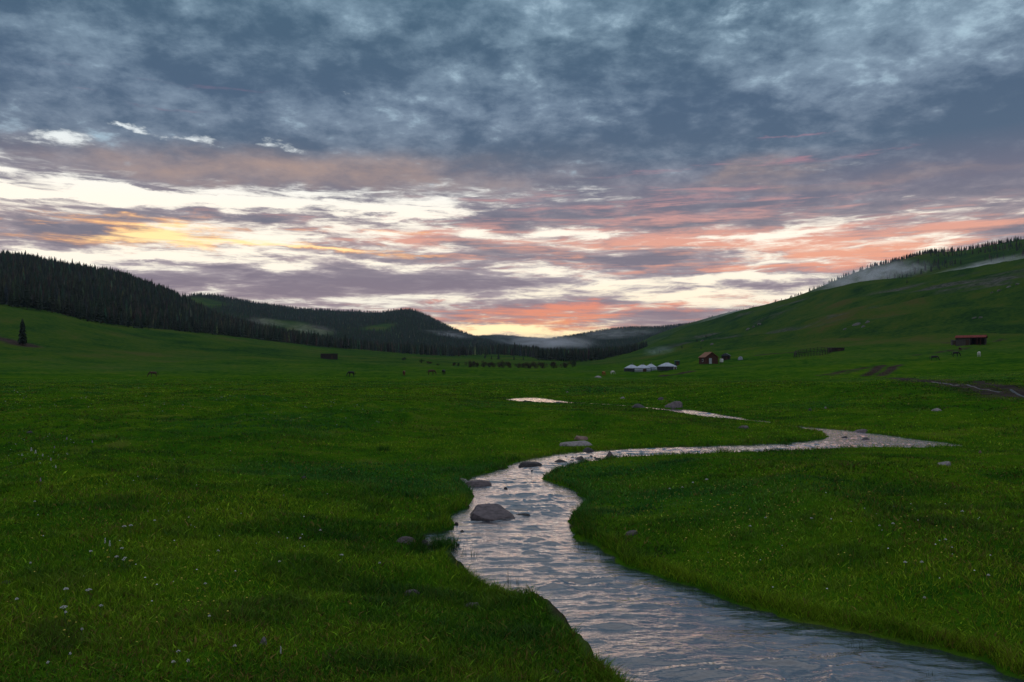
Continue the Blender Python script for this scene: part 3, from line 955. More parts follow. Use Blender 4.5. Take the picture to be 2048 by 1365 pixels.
def grass_tint(X, Y, n):
    p = 0.48 + 0.75 * fbm(X / 6.5, Y / 6.5, 201, 4) + 0.75 * fbm(X / 0.8, Y / 0.8, 203, 3) + rng.normal(0, 0.20, n)
    p = np.clip(p, 0, 1)[:, None]
    a = np.array([0.030, 0.092, 0.006]); b = np.array([0.102, 0.204, 0.007]); c = np.array([0.175, 0.270, 0.011])
    T = np.where(p < 0.5, a + (b - a) * p * 2, b + (c - b) * (p - 0.5) * 2)
    cool = np.clip(0.75 * sstep(0.1, 0.45, fbm(X / 7.0, Y / 7.0, 207, 3)), 0, 1)[:, None]
    T = T * (1 - cool) + cool * np.array([0.024, 0.125, 0.024])
    dry = (rng.random(n) < 0.08 + 0.16 * sstep(0.05, 0.5, fbm(X / 2.2, Y / 2.2, 209, 3)))[:, None]
    T = np.where(dry, np.array([0.17, 0.125, 0.030]) * rng.uniform(0.5, 1.2, (n, 1)), T)
    return T * np.exp(rng.normal(0, 0.32, (n, 1)))


def sow(n, r0, r1, power=1.0):
    uu = rng.random(n)
    r = r0 * (r1 / r0) ** uu
    th = rng.uniform(-0.585, 0.585, n)
    X, Y = r * np.sin(th), r * np.cos(th)
    sd = grid_at(SDg, X, Y)
    k = (sd > -0.025) & ~((grid_at(CUTg, X, Y) > 0.3) & (sd < 0.09))
    return X[k], Y[k], sd[k], r[k]


GN = [(330000, 3.6, 15, 2), (400000, 15, 190, 1)]
VV = []
for (n, r0, r1, seg) in GN:
    X, Y, sd, r = sow(n, r0, r1)
    n = len(X)
    patch = 0.5 + 0.5 * fbm(X / 1.7, Y / 1.7, 211, 3) + 0.35 * fbm(X / 0.35, Y / 0.35, 213, 2)
    hgt = (0.021 + 0.040 * np.clip(patch, 0, 1.3)) * rng.uniform(0.6, 1.35, n)
    clump = sstep(0.34, 0.56, fbm(X / 1.5, Y / 0.9, 215, 3)) + 0.8 * sstep(0.40, 0.6, fbm(X / 0.45, Y / 0.4, 217, 2)) + sstep(0.30, 0.5, fbm(X / 5.0, Y / 2.4, 219, 3)) * sstep(12, 25, r)
    clump = np.clip(clump, 0, 1)
    hgt *= 1 + 0.5 * clump
    hgt *= 1 + 0.15 * sstep(0.35, 0.05, sd)
    wid = np.maximum(0.0042, 0.00062 * r) * rng.uniform(0.7, 1.3, n)
    if seg == 1:
        keep_ = rng.random(n) > sstep(50, 180, r) * 0.97
        hgt *= (1 + 0.35 * sstep(20, 70, r)) * (1 - 0.55 * sstep(70, 190, r))
        wid *= 1 + 0.8 * sstep(15, 60, r)
    zb = H(X, Y) - 0.006
    lean = rng.uniform(0.15, 0.95, n)
    leaf = rng.random(n) < 0.16                       # broad low leaves of herbs among the blades
    wid = np.where(leaf, wid * 3.2, wid); hgt = np.where(leaf, hgt * 0.8, hgt); lean = np.where(leaf, lean + 0.9, lean)
    tn = grass_tint(X, Y, n)
    tn = tn * (1 - 0.42 * clump[:, None]) + clump[:, None] * np.array([0.004, 0.020, 0.006])
    if seg == 1:
        X, Y, zb, hgt, wid, lean, tn = (q[keep_] for q in (X, Y, zb, hgt, wid, lean, tn))
    VV.append((X, Y, zb, hgt, wid, lean, tn, seg))
# longer strands hanging over the stream edge
X, Y, sd, r = sow(900000, 3.7, 30)
k = (sd < 0.10)
X, Y, r = X[k][:60000], Y[k][:60000], r[k][:60000]
n = len(X)
VV.append((X, Y, H(X, Y) - 0.01, rng.uniform(0.04, 0.115, n), np.maximum(0.004, 0.00055 * r), rng.uniform(0.3, 1.3, n), grass_tint(X, Y, n), 2))
for v in VV:
    me = blades('grass', *v)
    o = add_obj('grass', me, M_GRASS)
    tag(o, 'short green meadow grass covering the banks of the stream', 'grass', kind='stuff')


# ------------------------------------------------------------------ conifers
def conifer(seed, levels, br, tri2=True, rad=0.17, base=0.10, pw=0.75):
    """crown of a unit-high conifer as triangles: a ragged core and drooping branch sprays"""
    r_ = np.random.default_rng(seed)
    V = []; T = []
    def tri(a, b, c):
        i = len(V); V.extend([a, b, c]); T.append((i, i + 1, i + 2))
    n = 6
    for (z0, z1, ra, rb) in ((base, 0.55, rad * 0.55, rad * 0.38), (0.55, 0.99, rad * 0.38, 0.004)):
        for i in range(n):
            a0, a1 = 2 * math.pi * i / n, 2 * math.pi * (i + 1) / n
            p = lambda a, r, z: np.array((r * math.cos(a), r * math.sin(a), z))
            tri(p(a0, ra, z0), p(a1, ra, z0), p(a1, rb, z1)); tri(p(a0, ra, z0), p(a1, rb, z1), p(a0, rb, z1))
    for l in range(levels):
        f = (l + r_.uniform(0.1, 0.9)) / levels
        z = base + (0.97 - base) * f
        R = rad * (1 - f) ** pw * r_.uniform(0.75, 1.2) + 0.012
        a0 = r_.uniform(0, 6.28)
        for k in range(br):
            if r_.random() < 0.12: continue
            a = a0 + 2 * math.pi * k / br + r_.uniform(-0.35, 0.35)
            rr = R * r_.uniform(0.65, 1.2)
            wv = rr * r_.uniform(0.28, 0.5) + 0.01
            d = np.array((math.cos(a), math.sin(a), 0)); s = np.array((-d[1], d[0], 0))
            root = np.array((0, 0, z + rr * 0.25))
            tip = d * rr + np.array((0, 0, z - rr * r_.uniform(0.15, 0.5)))
            mid = d * rr * 0.55 + np.array((0, 0, z + rr * 0.05))
            if tri2:
                tri(root, mid + s * wv, tip); tri(root, tip, mid - s * wv)
                tri(mid + s * wv, tip, mid - np.array((0, 0, rr * 0.35)))
            else:
                tri(root + s * wv * 0.4, tip + s * wv * 0.3, tip - s * wv * 0.6)
    return np.array(V), np.array(T)


def trunk_mb(hgt, r):
    m = MB()
    m.bar((0, 0, -0.3), (0, 0, hgt * 0.45), r, r * 0.6, 6)
    m.bar((0, 0, hgt * 0.45), (0, 0, hgt * 0.9), r * 0.6, r * 0.12, 6)
    return m


def tree_mass(name, X, Y, hgt, temps, label, cat, dark=1.0):
    Z = H(X, Y)
    Vs = []; Ts = []; Cs = []; off = 0
    which = rng.integers(0, len(temps), len(X))
    for ti, (V, T) in enumerate(temps):
        s = np.where(which == ti)[0]
        if not len(s): continue
        a = rng.uniform(0, 6.28, len(s)); ca, sa = np.cos(a), np.sin(a)
        hh = hgt[s]; ww = hh * rng.uniform(0.85, 1.25, len(s))
        P = np.stack([(V[None, :, 0] * ca[:, None] - V[None, :, 1] * sa[:, None]) * ww[:, None] + X[s][:, None],
                      (V[None, :, 0] * sa[:, None] + V[None, :, 1] * ca[:, None]) * ww[:, None] + Y[s][:, None],
                      V[None, :, 2] * hh[:, None] + (Z[s] - 0.2)[:, None]], -1)
        Vs.append(P.reshape(-1, 3))
        Ts.append((T[None] + (np.arange(len(s)) * len(V))[:, None, None]).reshape(-1, 3) + off)
        off += len(s) * len(V)
        t = np.stack([rng.uniform(0.6, 1.9, len(s)), rng.uniform(0.6, 1.4, len(s)), rng.uniform(0.6, 1.3, len(s))], 1) * np.exp(rng.normal(0, 0.4, (len(s), 1))) * dark
        Cs.append(np.repeat(t, len(V), axis=0))
    me = mesh_quads(name, np.concatenate(Vs), np.concatenate(Ts))
    color_attr(me, 'tint', np.concatenate(Cs))
    o = add_obj(name, me, M_NEEDLE)
    tag(o, label, cat, kind='stuff')
    return o


LOW = [conifer(100 + i, 8, 5, False, rad=0.17 + 0.02 * (i % 3)) for i in range(5)]
TINY = [conifer(200 + i, 4, 4, False, rad=0.22) for i in range(4)]
# near-wood positions: beyond the meadow edge on the left, and the valley grove
edgeY = KY[4]; 
def sample(n, x0, x1, Y0, Y1, fn):
    xp = rng.uniform(x0, x1, n); Y = np.exp(rng.uniform(math.log(Y0), math.log(Y1), n))
    X = (xp - CX) / F * Y
    k = fn(xp, X, Y)
    return xp[k], X[k], Y[k]


def thin(X, Y, dmin):
    order = np.argsort(Y)
    cells = {}
    keepi = []
    for i in order:
        d = dmin * (0.7 + 0.6 * random.random())
        c = (int(X[i] // dmin), int(Y[i] // dmin))
        ok = True
        for a in (-1, 0, 1):
            for b in (-1, 0, 1):
                for j in cells.get((c[0] + a, c[1] + b), ()):
                    if (X[i] - X[j]) ** 2 + (Y[i] - Y[j]) ** 2 < d * d: ok = False; break
                if not ok: break
            if not ok: break
        if ok:
            cells.setdefault(c, []).append(i); keepi.append(i)
    return np.array(keepi)


edge = lambda xp: np.interp(xp, fx, edgeY)
lay = lambda X, Y: grid_at(LAYg.astype(float), X, Y)
def wood_left(xp, X, Y):
    ragged = 6 + 26 * vnoise(X / 26.0, Y / 60.0, 301) ** 2 + 26 * sstep(880, 1000, xp)
    k = (Y > edge(xp) + ragged) & ((lay(X, Y) < 1.5) | (Y < 1250)) & (xp < 1075)
    k &= ~((xp > 300) & (xp < 372) & (Y < edge(xp) + 26))
    lim = np.interp(xp, [-300, 900, 960, 1075], [1600, 1300, 1250, 1250])
    return k & (Y < lim)


xa, Xa, Ya = sample(60000, -260, 1075, 380, 1600, wood_left)
kk = thin(Xa, Ya, 6.2); xa, Xa, Ya = xa[kk], Xa[kk], Ya[kk]
Ha = rng.uniform(7.2, 11.4, len(Xa)) * (0.85 + 0.3 * vnoise(Xa / 60, Ya / 60, 303)) * np.where(rng.random(len(Xa)) < 0.08, 1.25, 1.0)
def wood_grove(xp, X, Y):
    top = np.interp(xp, [1060, 1100, 1290, 1310], [690, 700, 760, 700])
    return (Y > edge(xp) + 4 + 10 * vnoise(X / 18.0, Y / 40.0, 305)) & (Y < np.maximum(top, edge(xp) + np.interp(xp, [1070, 1120, 1260, 1300], [40, 130, 130, 20]))) & (xp > 1072) & (xp < 1296)


xb, Xb, Yb = sample(16000, 1070, 1300, 520, 1000, wood_grove)
kk = thin(Xb, Yb, 5.0); xb, Xb, Yb = xb[kk], Xb[kk], Yb[kk]
Hb = rng.uniform(7.5, 11.5, len(Xb)) * np.interp(xb, [1072, 1180, 1290], [1.05, 1.0, 0.85])
# ridge trees on the right
def on_ridge(xp, X, Y):
    yc = np.interp(xp, fx, R_RIGHT.Yc)
    d = np.interp(xp, [1330, 1500, 1540, 1600, 1700, 1780, 1850, 1870, 1935, 1960, 2048], [0.35, 0.5, 0.10, 0.40, 0.95, 1.0, 1.0, 1.0, 0.75, 0.16, 0.5])
    band = np.interp(xp, [1330, 1500, 1700, 1940, 2048], [30, 30, 16, 26, 20])
    return (np.abs(Y - yc + 10) < band) & (vnoise(xp / 9.0, Y * 0, 307) < d * 1.05)


xc, Xc, Yc_ = sample(40000, 1325, 2150, 1100, 2000, on_ridge)
kk = thin(Xc, Yc_, 9.0); xc, Xc, Yc_ = xc[kk], Xc[kk], Yc_[kk]
Hc = rng.uniform(5.5, 9.0, len(Xc)) * np.where((xc > 1850) & (xc < 1940), 1.15, 1.0) * np.interp(xc, [1400, 1560, 1700], [0.5, 0.65, 1])
def below_ridge(xp, X, Y):
    yc = np.interp(xp, fx, R_RIGHT.Yc)
    return (Y < yc - 25) & (Y > yc - 340) & (xp > 1740) & (vnoise(X / 26.0, Y / 70.0, 309) > 0.50)


xd, Xd, Yd = sample(24000, 1700, 2150, 800, 1300, below_ridge)
kk = thin(Xd, Yd, 10.0); xd, Xd, Yd = xd[kk], Xd[kk], Yd[kk]
Hd = rng.uniform(5.5, 8.5, len(Xd))


def pick(xp, X, Y, hgt, limit, min_vis=0.5):
    """trees that show largest: walk from near to far and keep those not hidden by nearer crowns"""
    Z = H(X, Y)
    yb = HZ - (Z - HC) / Y * F; yt = HZ - (Z + hgt - HC) / Y * F
    wpx = 0.12 * hgt / Y * F
    top = np.full(2600, 9e9)
    out = []
    for i in np.argsort(Y):
        a = int(xp[i] - wpx[i]) + 300; b = int(xp[i] + wpx[i]) + 301
        if a < 296 or b > 2352: continue
        seg = np.minimum(top[a:b], yb[i])
        vis = np.clip(seg - yt[i], 0, None).mean() / max(yb[i] - yt[i], 1e-3)
        if vis > min_vis: out.append((yb[i] - yt[i], i))
        if 0 <= xp[i] <= 2048:
            top[a:b] = np.minimum(top[a:b], yt[i] + 0.12 * (yb[i] - yt[i]))
    out.sort(reverse=True)
    return np.array([i for _, i in out[:limit]], int)


VAR = []
for i in range(7):
    V, T = conifer(400 + i, 13 if i < 6 else 24, 7 if i < 6 else 10, True, rad=(0.15, 0.18, 0.20, 0.16, 0.22, 0.19, 0.21)[i], base=(0.10, 0.14, 0.08, 0.2, 0.12, 0.16, 0.10)[i], pw=0.75 if i < 6 else 0.42)
    cm = mesh_quads('crown', V, T)
    tn = (1.0, 0.8, 1.25, 1.0, 0.9, 1.15, 0.7)[i]
    color_attr(cm, 'tint', np.tile(np.array([[tn * (1.25 if i % 2 else 0.9), tn, tn * 0.95]]), (len(V), 1)))
    cm.materials.append(M_NEEDLE)
    tm = trunk_mb(1.0, 0.016).mesh('trunk')
    tm.materials.append(M_BARK)
    VAR.append((cm, tm))


def conifer_tree(X, Y, hgt, label, group=None, var=None, fat=1.0):
    cm, tm = VAR[random.randrange(6) if var is None else var]
    r = empty('conifer_tree', (X, Y, Hs(X, Y) - 0.1), random.uniform(0, 6.28))
    f = random.uniform(0.85, 1.2) * fat
    r.scale = (hgt * f, hgt * f, hgt)
    add_obj('trunk', tm, None, r); add_obj('crown', cm, None, r)
    return tag(r, label, 'tree', group)


pa = pick(xa, Xa, Ya, Ha, 120)
for i in pa: conifer_tree(Xa[i], Ya[i], Ha[i], 'dark conifer in the front row of the forest under the left hill', 'conifers along the forest front')
pb = pick(xb, Xb, Yb, Hb, 40)
for i in pb: conifer_tree(Xb[i], Yb[i], Hb[i], 'dark conifer in the grove across the valley floor behind the rust shrubs', 'conifers of the valley grove', fat=1.15)
pc = pick(xc, Xc, Yc_, Hc, 95, 0.4)
for i in pc: conifer_tree(Xc[i], Yc_[i], Hc[i], 'small conifer standing against the sky on the crest of the right ridge', 'conifers on the right ridge crest', fat=1.25)
rest = lambda n, p: np.setdiff1d(np.arange(n), p)
ra_, rb_, rc_ = rest(len(Xa), pa), rest(len(Xb), pb), rest(len(Xc), pc)
tree_mass('forest', np.concatenate([Xa[ra_], Xb[rb_]]), np.concatenate([Ya[ra_], Yb[rb_]]), np.concatenate([Ha[ra_], Hb[rb_]]), LOW,
          'dense dark conifer forest covering the left hillside and valley', 'forest')
tree_mass('ridge_wood', np.concatenate([Xc[rc_], Xd]), np.concatenate([Yc_[rc_], Yd]), np.concatenate([Hc[rc_], Hd]), LOW,
          'sparse conifers scattered below the crest of the right ridge', 'wood')
# far hills
def wooded(layer, p=0.5):
    return lambda xp, X, Y: (np.abs(lay(X, Y) - layer) < 0.1) & (grid_at(wood.reshape(NR, NT), X, Y) > p)
x2, X2, Y2 = sample(26000, 280, 1060, 1300, 3100, wooded(2))
kk = thin(X2, Y2, 11.0)[:9000]
tree_mass('hill_wood', X2[kk], Y2[kk], rng.uniform(6.5, 10, len(kk)), TINY, 'dark conifer wood with grassy clearings on the middle hill', 'wood')
x3, X3, Y3 = sample(12000, 1000, 1420, 1900, 3500, wooded(4))
kk = thin(X3, Y3, 11.0)[:5000]
tree_mass('misty_wood', X3[kk], Y3[kk], rng.uniform(6.5, 10, len(kk)), TINY, 'bluish conifer wood on the hill beyond the valley mist', 'wood')
x4, X4, Y4 = sample(5000, 900, 1110, 3600, 5500, wooded(3))
kk = thin(X4, Y4, 14.0)[:2500]
tree_mass('distant_wood', X4[kk], Y4[kk], rng.uniform(6.5, 10, len(kk)), TINY, 'farthest dark wood on the low hill under the sunset glow', 'wood')

# single trees
def lone(x, y, hp, label, var=None, fat=1.0, skip=60):
    X, Y, Z = hit(x, y, skip=skip)
    return conifer_tree(X, Y, hp / F * Y, label, None, var, fat)


lone(45, 691, 55, 'tall lone dark spruce beside the bare earth bank on the left grass slope', 6, 0.72)
lone(970, 719, 14, 'lone dark conifer on the pale valley meadow, leftmost of the scattered three')
lone(983, 720, 9, 'shortest conifer between two taller ones on the pale valley meadow')
lone(997, 719, 15, 'bushy dark conifer right of the short one on the pale valley meadow', fat=1.3)
lone(1028, 721, 14, 'slim dark conifer above the gap in the row of rust shrubs')
lone(1047, 721, 9, 'little conifer right of the slim one above the rust shrubs')
lone(1319, 707, 9, 'small tree in the bluish smoke above the white yurts')
lone(1364, 697, 8, 'small dark tree on the lower hillside left of the red cabin roof', fat=1.3)
lone(1394, 684, 8, 'small dark tree on the stony hillside above the red cabin', fat=1.3)
lone(1402, 698, 5, 'tiny dark bushy tree just above the red cabin roof', fat=1.6)
lone(1412, 676, 6, 'tiny dark tree among rocks high above the red cabin', fat=1.6)
lone(1814, 567, 8, 'single tiny tree standing on the mist-wrapped grass knoll', fat=1.4)


# ------------------------------------------------------------------ shrubs
def leaf_ball(n, rx, rz, zc, leaf, seed, ragged=0.35):
    r_ = np.random.default_rng(seed)
    lob = r_.normal(0, 1, (7, 3)) * np.array((rx * 0.45, rx * 0.45, rz * 0.35))
    V = []; T = []
    for i in range(n):
        c = lob[r_.integers(0, 7)]
        d = r_.normal(0, 1, 3); d /= np.linalg.norm(d)
        p = c + d * np.array((rx, rx, rz)) * 0.55 * r_.random() ** 0.4
        p[2] += zc
        a = r_.normal(0, 1, 3); a /= np.linalg.norm(a)
        b = np.cross(a, r_.normal(0, 1, 3)); b /= np.linalg.norm(b)
        s = leaf * r_.uniform(0.6, 1.4)
        k = len(V)
        V += [p - a * s, p + b * s * 0.7, p + a * s]
        T.append((k, k + 1, k + 2))
    return np.array(V), np.array(T)


SHV = []
for i in range(4):
    V, T = leaf_ball(620, 0.56, 0.56, 0.56, 0.065, 500 + i)
    cm = mesh_quads('crown', V, T)
    m = MB()
    for k in range(5):
        a = k * 1.256 + i
        m.bar((0.10 * math.cos(a), 0.10 * math.sin(a), -0.1), (0.30 * math.cos(a + 0.3), 0.30 * math.sin(a + 0.3), 0.62), 0.035, 0.02, 5)
    sm = m.mesh('stem'); sm.materials.append(M_BARK)
    SHV.append((cm, sm))


def shrub(x, y, wp, hp, mt, label, group, name='shrub', skip=60):
    X, Y, Z = hit(x, y, skip=skip)
    cm, sm = SHV[random.randrange(4)]
    r = empty(name, (X, Y, Z - 0.05), random.uniform(0, 6.28))
    r.scale = (wp / F * Y, wp / F * Y, hp / F * Y)
    c = add_obj('crown', cm, None, r)
    if not cm.materials: cm.materials.append(mt)
    c.material_slots[0].link = 'OBJECT'; c.material_slots[0].material = mt
    add_obj('stem', sm, None, r)
    return tag(r, label, 'shrub', group)


for (x, w, h, y) in [(940, 13, 14, 735), (948, 10, 13, 734), (955, 9, 11, 735), (968, 10, 13, 735), (979, 11, 12, 735), (986, 10, 12, 735), (998, 10, 12, 735), (1007, 12, 15, 736), (1018, 11, 14, 736)]:
    shrub(x, y, w, h, M_RUSTY, 'rust brown shrub with thin stems in the left half of the valley row', 'left row of rust brown shrubs')
for (x, w, h, y) in [(1036, 11, 10, 736), (1047, 12, 12, 736), (1059, 16, 15, 737), (1070, 12, 13, 737), (1084, 15, 15, 737), (1106, 16, 15, 737), (1130, 15, 14, 736)]:
    shrub(x, y, w, h, M_RUSTY, 'rust brown shrub with thin stems in the right half of the valley row', 'right row of rust brown shrubs')
shrub(1146, 734, 14, 14, M_BUSH, 'green bush at the right end of the rust brown shrub row', None, 'bush')
shrub(808, 721, 9, 7, M_BUSH, 'round dark bush on the meadow under the forest edge', None, 'bush')
shrub(843, 726, 7, 8, M_BUSH, 'upright small bush right of the round dark bush', None, 'bush')
shrub(858, 728, 11, 6, M_RUSTY, 'low brown shrub above the grazing brown horse', None)
shrub(876, 731, 7, 4, M_BUSH, 'tiny low bush beside the low brown shrub', None, 'bush')
shrub(908, 732, 8, 8, M_RUSTY, 'small brown shrub standing alone left of the shrub row', None)
shrub(917, 733, 6, 8, M_BUSH, 'thin green bush next to the lone brown shrub', None, 'bush')


# ------------------------------------------------------------------ stones
def rock_mesh(seed, sub=3, cuts=9, squash=1.0, point=0.0, planes=()):
    r_ = np.random.default_rng(seed)
    bm = bmesh.new()
    bmesh.ops.create_icosphere(bm, subdivisions=sub + 1, radius=1.0)
    V = np.array([v.co for v in bm.verts])
    for d, lim in planes:
        d = np.array(d, float); d /= np.linalg.norm(d)
        V -= np.clip(V @ d - lim, 0, None)[:, None] * d[None] * 0.96
    for _ in range(cuts):
        d = r_.normal(0, 1, 3); d[2] = abs(d[2]) * 0.9; d /= np.linalg.norm(d)
        lim = r_.uniform(0.55, 0.88)
        ex = V @ d - lim
        V -= np.clip(ex, 0, None)[:, None] * d[None] * 0.92
    n = fbm(V[:, 0] * 2.3 + V[:, 2] * 1.7 + seed, V[:, 1] * 2.3 - V[:, 2] * 1.1, seed, 4)
    V *= (1 + 0.10 * n)[:, None]
    V[:, 2] += point * np.clip(1 - np.hypot(V[:, 0], V[:, 1]), 0, 1) * (V[:, 2] > 0)
    V -= (V.max(0) + V.min(0)) / 2 * np.array((1, 1, 0))
    V /= np.array((np.ptp(V[:, 0]) / 2, np.ptp(V[:, 1]) / 2, V[:, 2].max()))
    for v, c in zip(bm.verts, V): v.co = c
    me = bpy.data.meshes.new('rock')
    bm.to_mesh(me); bm.free()
    me.polygons.foreach_set('use_smooth', [True] * len(me.polygons))
    return me


def stone(x, y, wp, hp, mt, label, seed, depth=0.7, rz=None, water=False, name='rock', cuts=9, point=0.0, tilt=0.0, sub=3, planes=()):
    if water:
        X, Y = to_plane((x, y)); Z = ZW
    else:
        X, Y, Z = hit(x, y)
    w = wp / F * Y / 2
    Y += w * depth * 0.8
    X = (x - CX) / F * Y
    me = rock_mesh(seed, sub, cuts, 1.0, point, planes)
    o = add_obj(name, me, mt)
    o.location = (X, Y, (Z if water else min(Z, Hs(X, Y))) - 0.02)
    o.scale = (w, w * depth, hp / F * Y + 0.02)
    o.rotation_euler = (0, tilt, random.uniform(-0.25, 0.25) if rz is None else rz)
    return tag(o, label, 'rock')


stone(983, 1044, 116, 24, M_STONE, 'big angular mauve boulder rising out of the stream rapids', 21, 0.75, 0.05, True, cuts=0, sub=4, planes=[((0.08, -0.25, 0.96), 0.30), ((-0.72, -0.68, 0.12), 0.56), ((-0.9, 0.0, 0.45), 0.64), ((0.62, 0.0, 0.8), 0.60), ((0.1, -1.0, 0.12), 0.62), ((0.35, -0.6, 0.7), 0.50)])
stone(1046, 1037, 40, 8, M_DARK, 'dark low stone half under water behind the big boulder', 22, 0.7, 0, True)
stone(957, 975, 70, 11, M_STONE, 'long flat grey slab on the left waterline above the big boulder', 23, 0.8, -0.2, True, cuts=5)
stone(924, 968, 34, 10, M_PALE, 'pale rounded end stone where foam meets the left bank', 24, 0.8, 0, True)
stone(1064, 936, 56, 11, M_DARK, 'dark wet rock at the head of the rapids by the left bank', 25, 0.7, 0, True)
stone(1120, 929, 40, 9, M_DARK, 'low dark rock midstream in the white riffle', 26, 0.7, 0.2, True)
stone(1160, 922, 22, 9, M_STONE, 'small round stone midstream left of the pointed stone', 27, 0.8, 0, True)
stone(1150, 893, 74, 9, M_PALE, 'long pale slab on the grass beside the stream bend', 28, 0.6, 0.1, cuts=5)
stone(1160, 881, 32, 9, M_PINK, 'pinkish stone resting behind the long pale slab', 29, 0.8)
stone(1176, 905, 28, 9, M_DARK, 'dark rounded stone at the bank below the pale slab', 30, 0.8, 0, True)
stone(1220, 920, 26, 17, M_STONE, 'pointed grey stone at the tip of the right bank', 31, 0.8, 0.3, True, point=0.5)
stone(1348, 817, 38, 14, M_STONE, 'large boulder on the grass above the upper stream', 32, 0.8, cuts=11)
stone(1277, 816, 36, 8, M_DARK, 'flat dark rock left of the large upper boulder', 33, 0.7)
stone(1322, 801, 14, 6, M_DARK, 'little dark stone just behind the large upper boulder', 34, 0.7)
stone(1720, 868, 46, 9, M_STONE, 'broad flat boulder on the far shore of the wide bend', 35, 0.7)
stone(1731, 880, 20, 4, M_DARK, 'low dark stone lying in the shallow wide bend', 36, 0.7, 0, True)
stone(1690, 876, 14, 3, M_DARK, 'tiny dark stone in the shallow bend near the grass tongue', 37, 0.7, 0, True)
stone(1486, 858, 26, 6, M_STONE, 'small flat stone alone on the grass tongue', 38, 0.7)
stone(1888, 934, 36, 10, M_PALE, 'pale flat stone in the grass near the right edge', 39, 0.7)
stone(1961, 907, 8, 6, M_PINK, 'tiny reddish stone in the grass above the pale flat stone', 40, 0.7)
stone(1262, 1072, 28, 9, M_STONE, 'small grey stone on the right bank grass facing the boulder', 41, 0.7)
stone(812, 1090, 44, 14, M_STONE, 'mauve stone at the mouth of the small left inlet', 42, 0.7)
stone(846, 1092, 26, 10, M_DARK, 'dark stone between the mauve stone and the grass tuft', 43, 0.7)
stone(525, 1292, 22, 15, M_PALE, 'pale cube-like stone alone in the foreground grass', 44, 0.8, 0.5)
stone(12, 1170, 36, 7, M_DARK, 'flat dark stone at the left edge of the grass', 45, 0.6)
stone(820, 1193, 40, 11, M_STONE, 'slanting grey stone sunk in the lower left bank grass', 46, 0.6, 0.5, tilt=-0.2)
stone(942, 1216, 54, 9, M_STONE, 'broad flat stone at the lower left bank edge', 47, 0.6)
stone(1112, 1349, 18, 9, M_STONE, 'little grey stone in the grass at the bottom edge', 48, 0.7)
stone(607, 958, 14, 5, M_DARK, 'tiny dark stone in the middle of the left meadow', 49, 0.7)
stone(60, 867, 18, 4, M_DARK, 'thin dark stone far out on the left meadow', 50, 0.7)
stone(1055, 806, 26, 5, M_DARK, 'dark gravel hump in the farthest visible water', 51, 0.7, 0, True)
stone(1120, 809, 26, 5, M_DARK, 'second dark hump right in the farthest visible water', 52, 0.7, 0, True)
stone(1245, 798, 12, 4, M_PALE, 'tiny pale stone on the meadow beyond the upper stream', 53, 0.7)
stone(1196, 756, 16, 4, M_PALE, 'pale flat slab in the grass left of the yurts', 54, 0.8)
stone(1135, 786, 6, 3, M_PALE, 'white speck of stone on the central meadow', 55, 0.8)
stone(1872, 823, 22, 6, M_PALE, 'greyish flat stone below the muddy track', 56, 0.7)
stone(1651, 818, 6, 4, M_PALE, 'small white stone on the grass below the ruts', 57, 0.8)
stone(1620, 822, 8, 5, M_DARK, 'small dark stone left of the white one below the ruts', 58, 0.8)
for i in range(26):
    u_ = random.random()
    if i < 14: x_, y_ = random.uniform(1035, 1210), random.uniform(912, 946)
    else: x_, y_ = random.choice([(random.uniform(905, 1010), random.uniform(945, 985)), (random.uniform(1095, 1175), random.uniform(955, 1000)), (random.uniform(880, 925), random.uniform(1040, 1150))])
    a_, b_ = to_plane((x_, y_))
    if float(grid_at(SDg, np.array([a_]), np.array([b_]))[0]) > 0.12: continue
    o = stone(x_, y_, random.uniform(7, 17), random.uniform(2.5, 6), M_DARK, 'small dark wet stone breaking the water in the upper rapids', 130 + i, 0.8, water=True, name='small_stone', sub=1)
    o['group'] = 'small wet stones in the rapids'
rocks_hill = [(1716, 651, 26, 9), (1736, 646, 16, 8), (1728, 655, 14, 6), (1950, 638, 14, 6), (1962, 637, 12, 5), (1497, 660, 14, 6), (1520, 650, 14, 5), (1508, 655, 10, 5), (1405, 683, 10, 5), (1425, 690, 12, 5), (2020, 575, 16, 5), (2000, 582, 14, 5), (2036, 570, 12, 5), (1985, 586, 10, 4), (1690, 660, 12, 5)]
for i, (x, y, w, h) in enumerate(rocks_hill):
    o = stone(x, y, w * 0.8, h * 0.62, M_CRAG, 'grey outcrop rock on the right hillside', 70 + i, 0.8, name='outcrop_rock', sub=2)
    o['group'] = 'outcrop rocks on the right hillside'



# ------------------------------------------------------------------ the big boulder gets its own slanted shape
# ------------------------------------------------------------------ buildings
def at(x, y, skip=60):
    X, Y, Z = hit(x, y, skip=skip)
    return X, Y, Z, Y / F          # last: metres per photo pixel there


def facing(X, Y): return -math.atan2(X, Y)          # local -Y looks at the camera


def log_wall(m, w, h, y, n, r, flip=False):
    for i in range(n):
        z = r + i * (h - r) / max(n - 1, 1) * 0.98
        if flip: m.bar((y, -w / 2, z), (y, w / 2, z), r, r, 7)
        else: m.bar((-w / 2, y, z), (w / 2, y, z), r, r, 7)


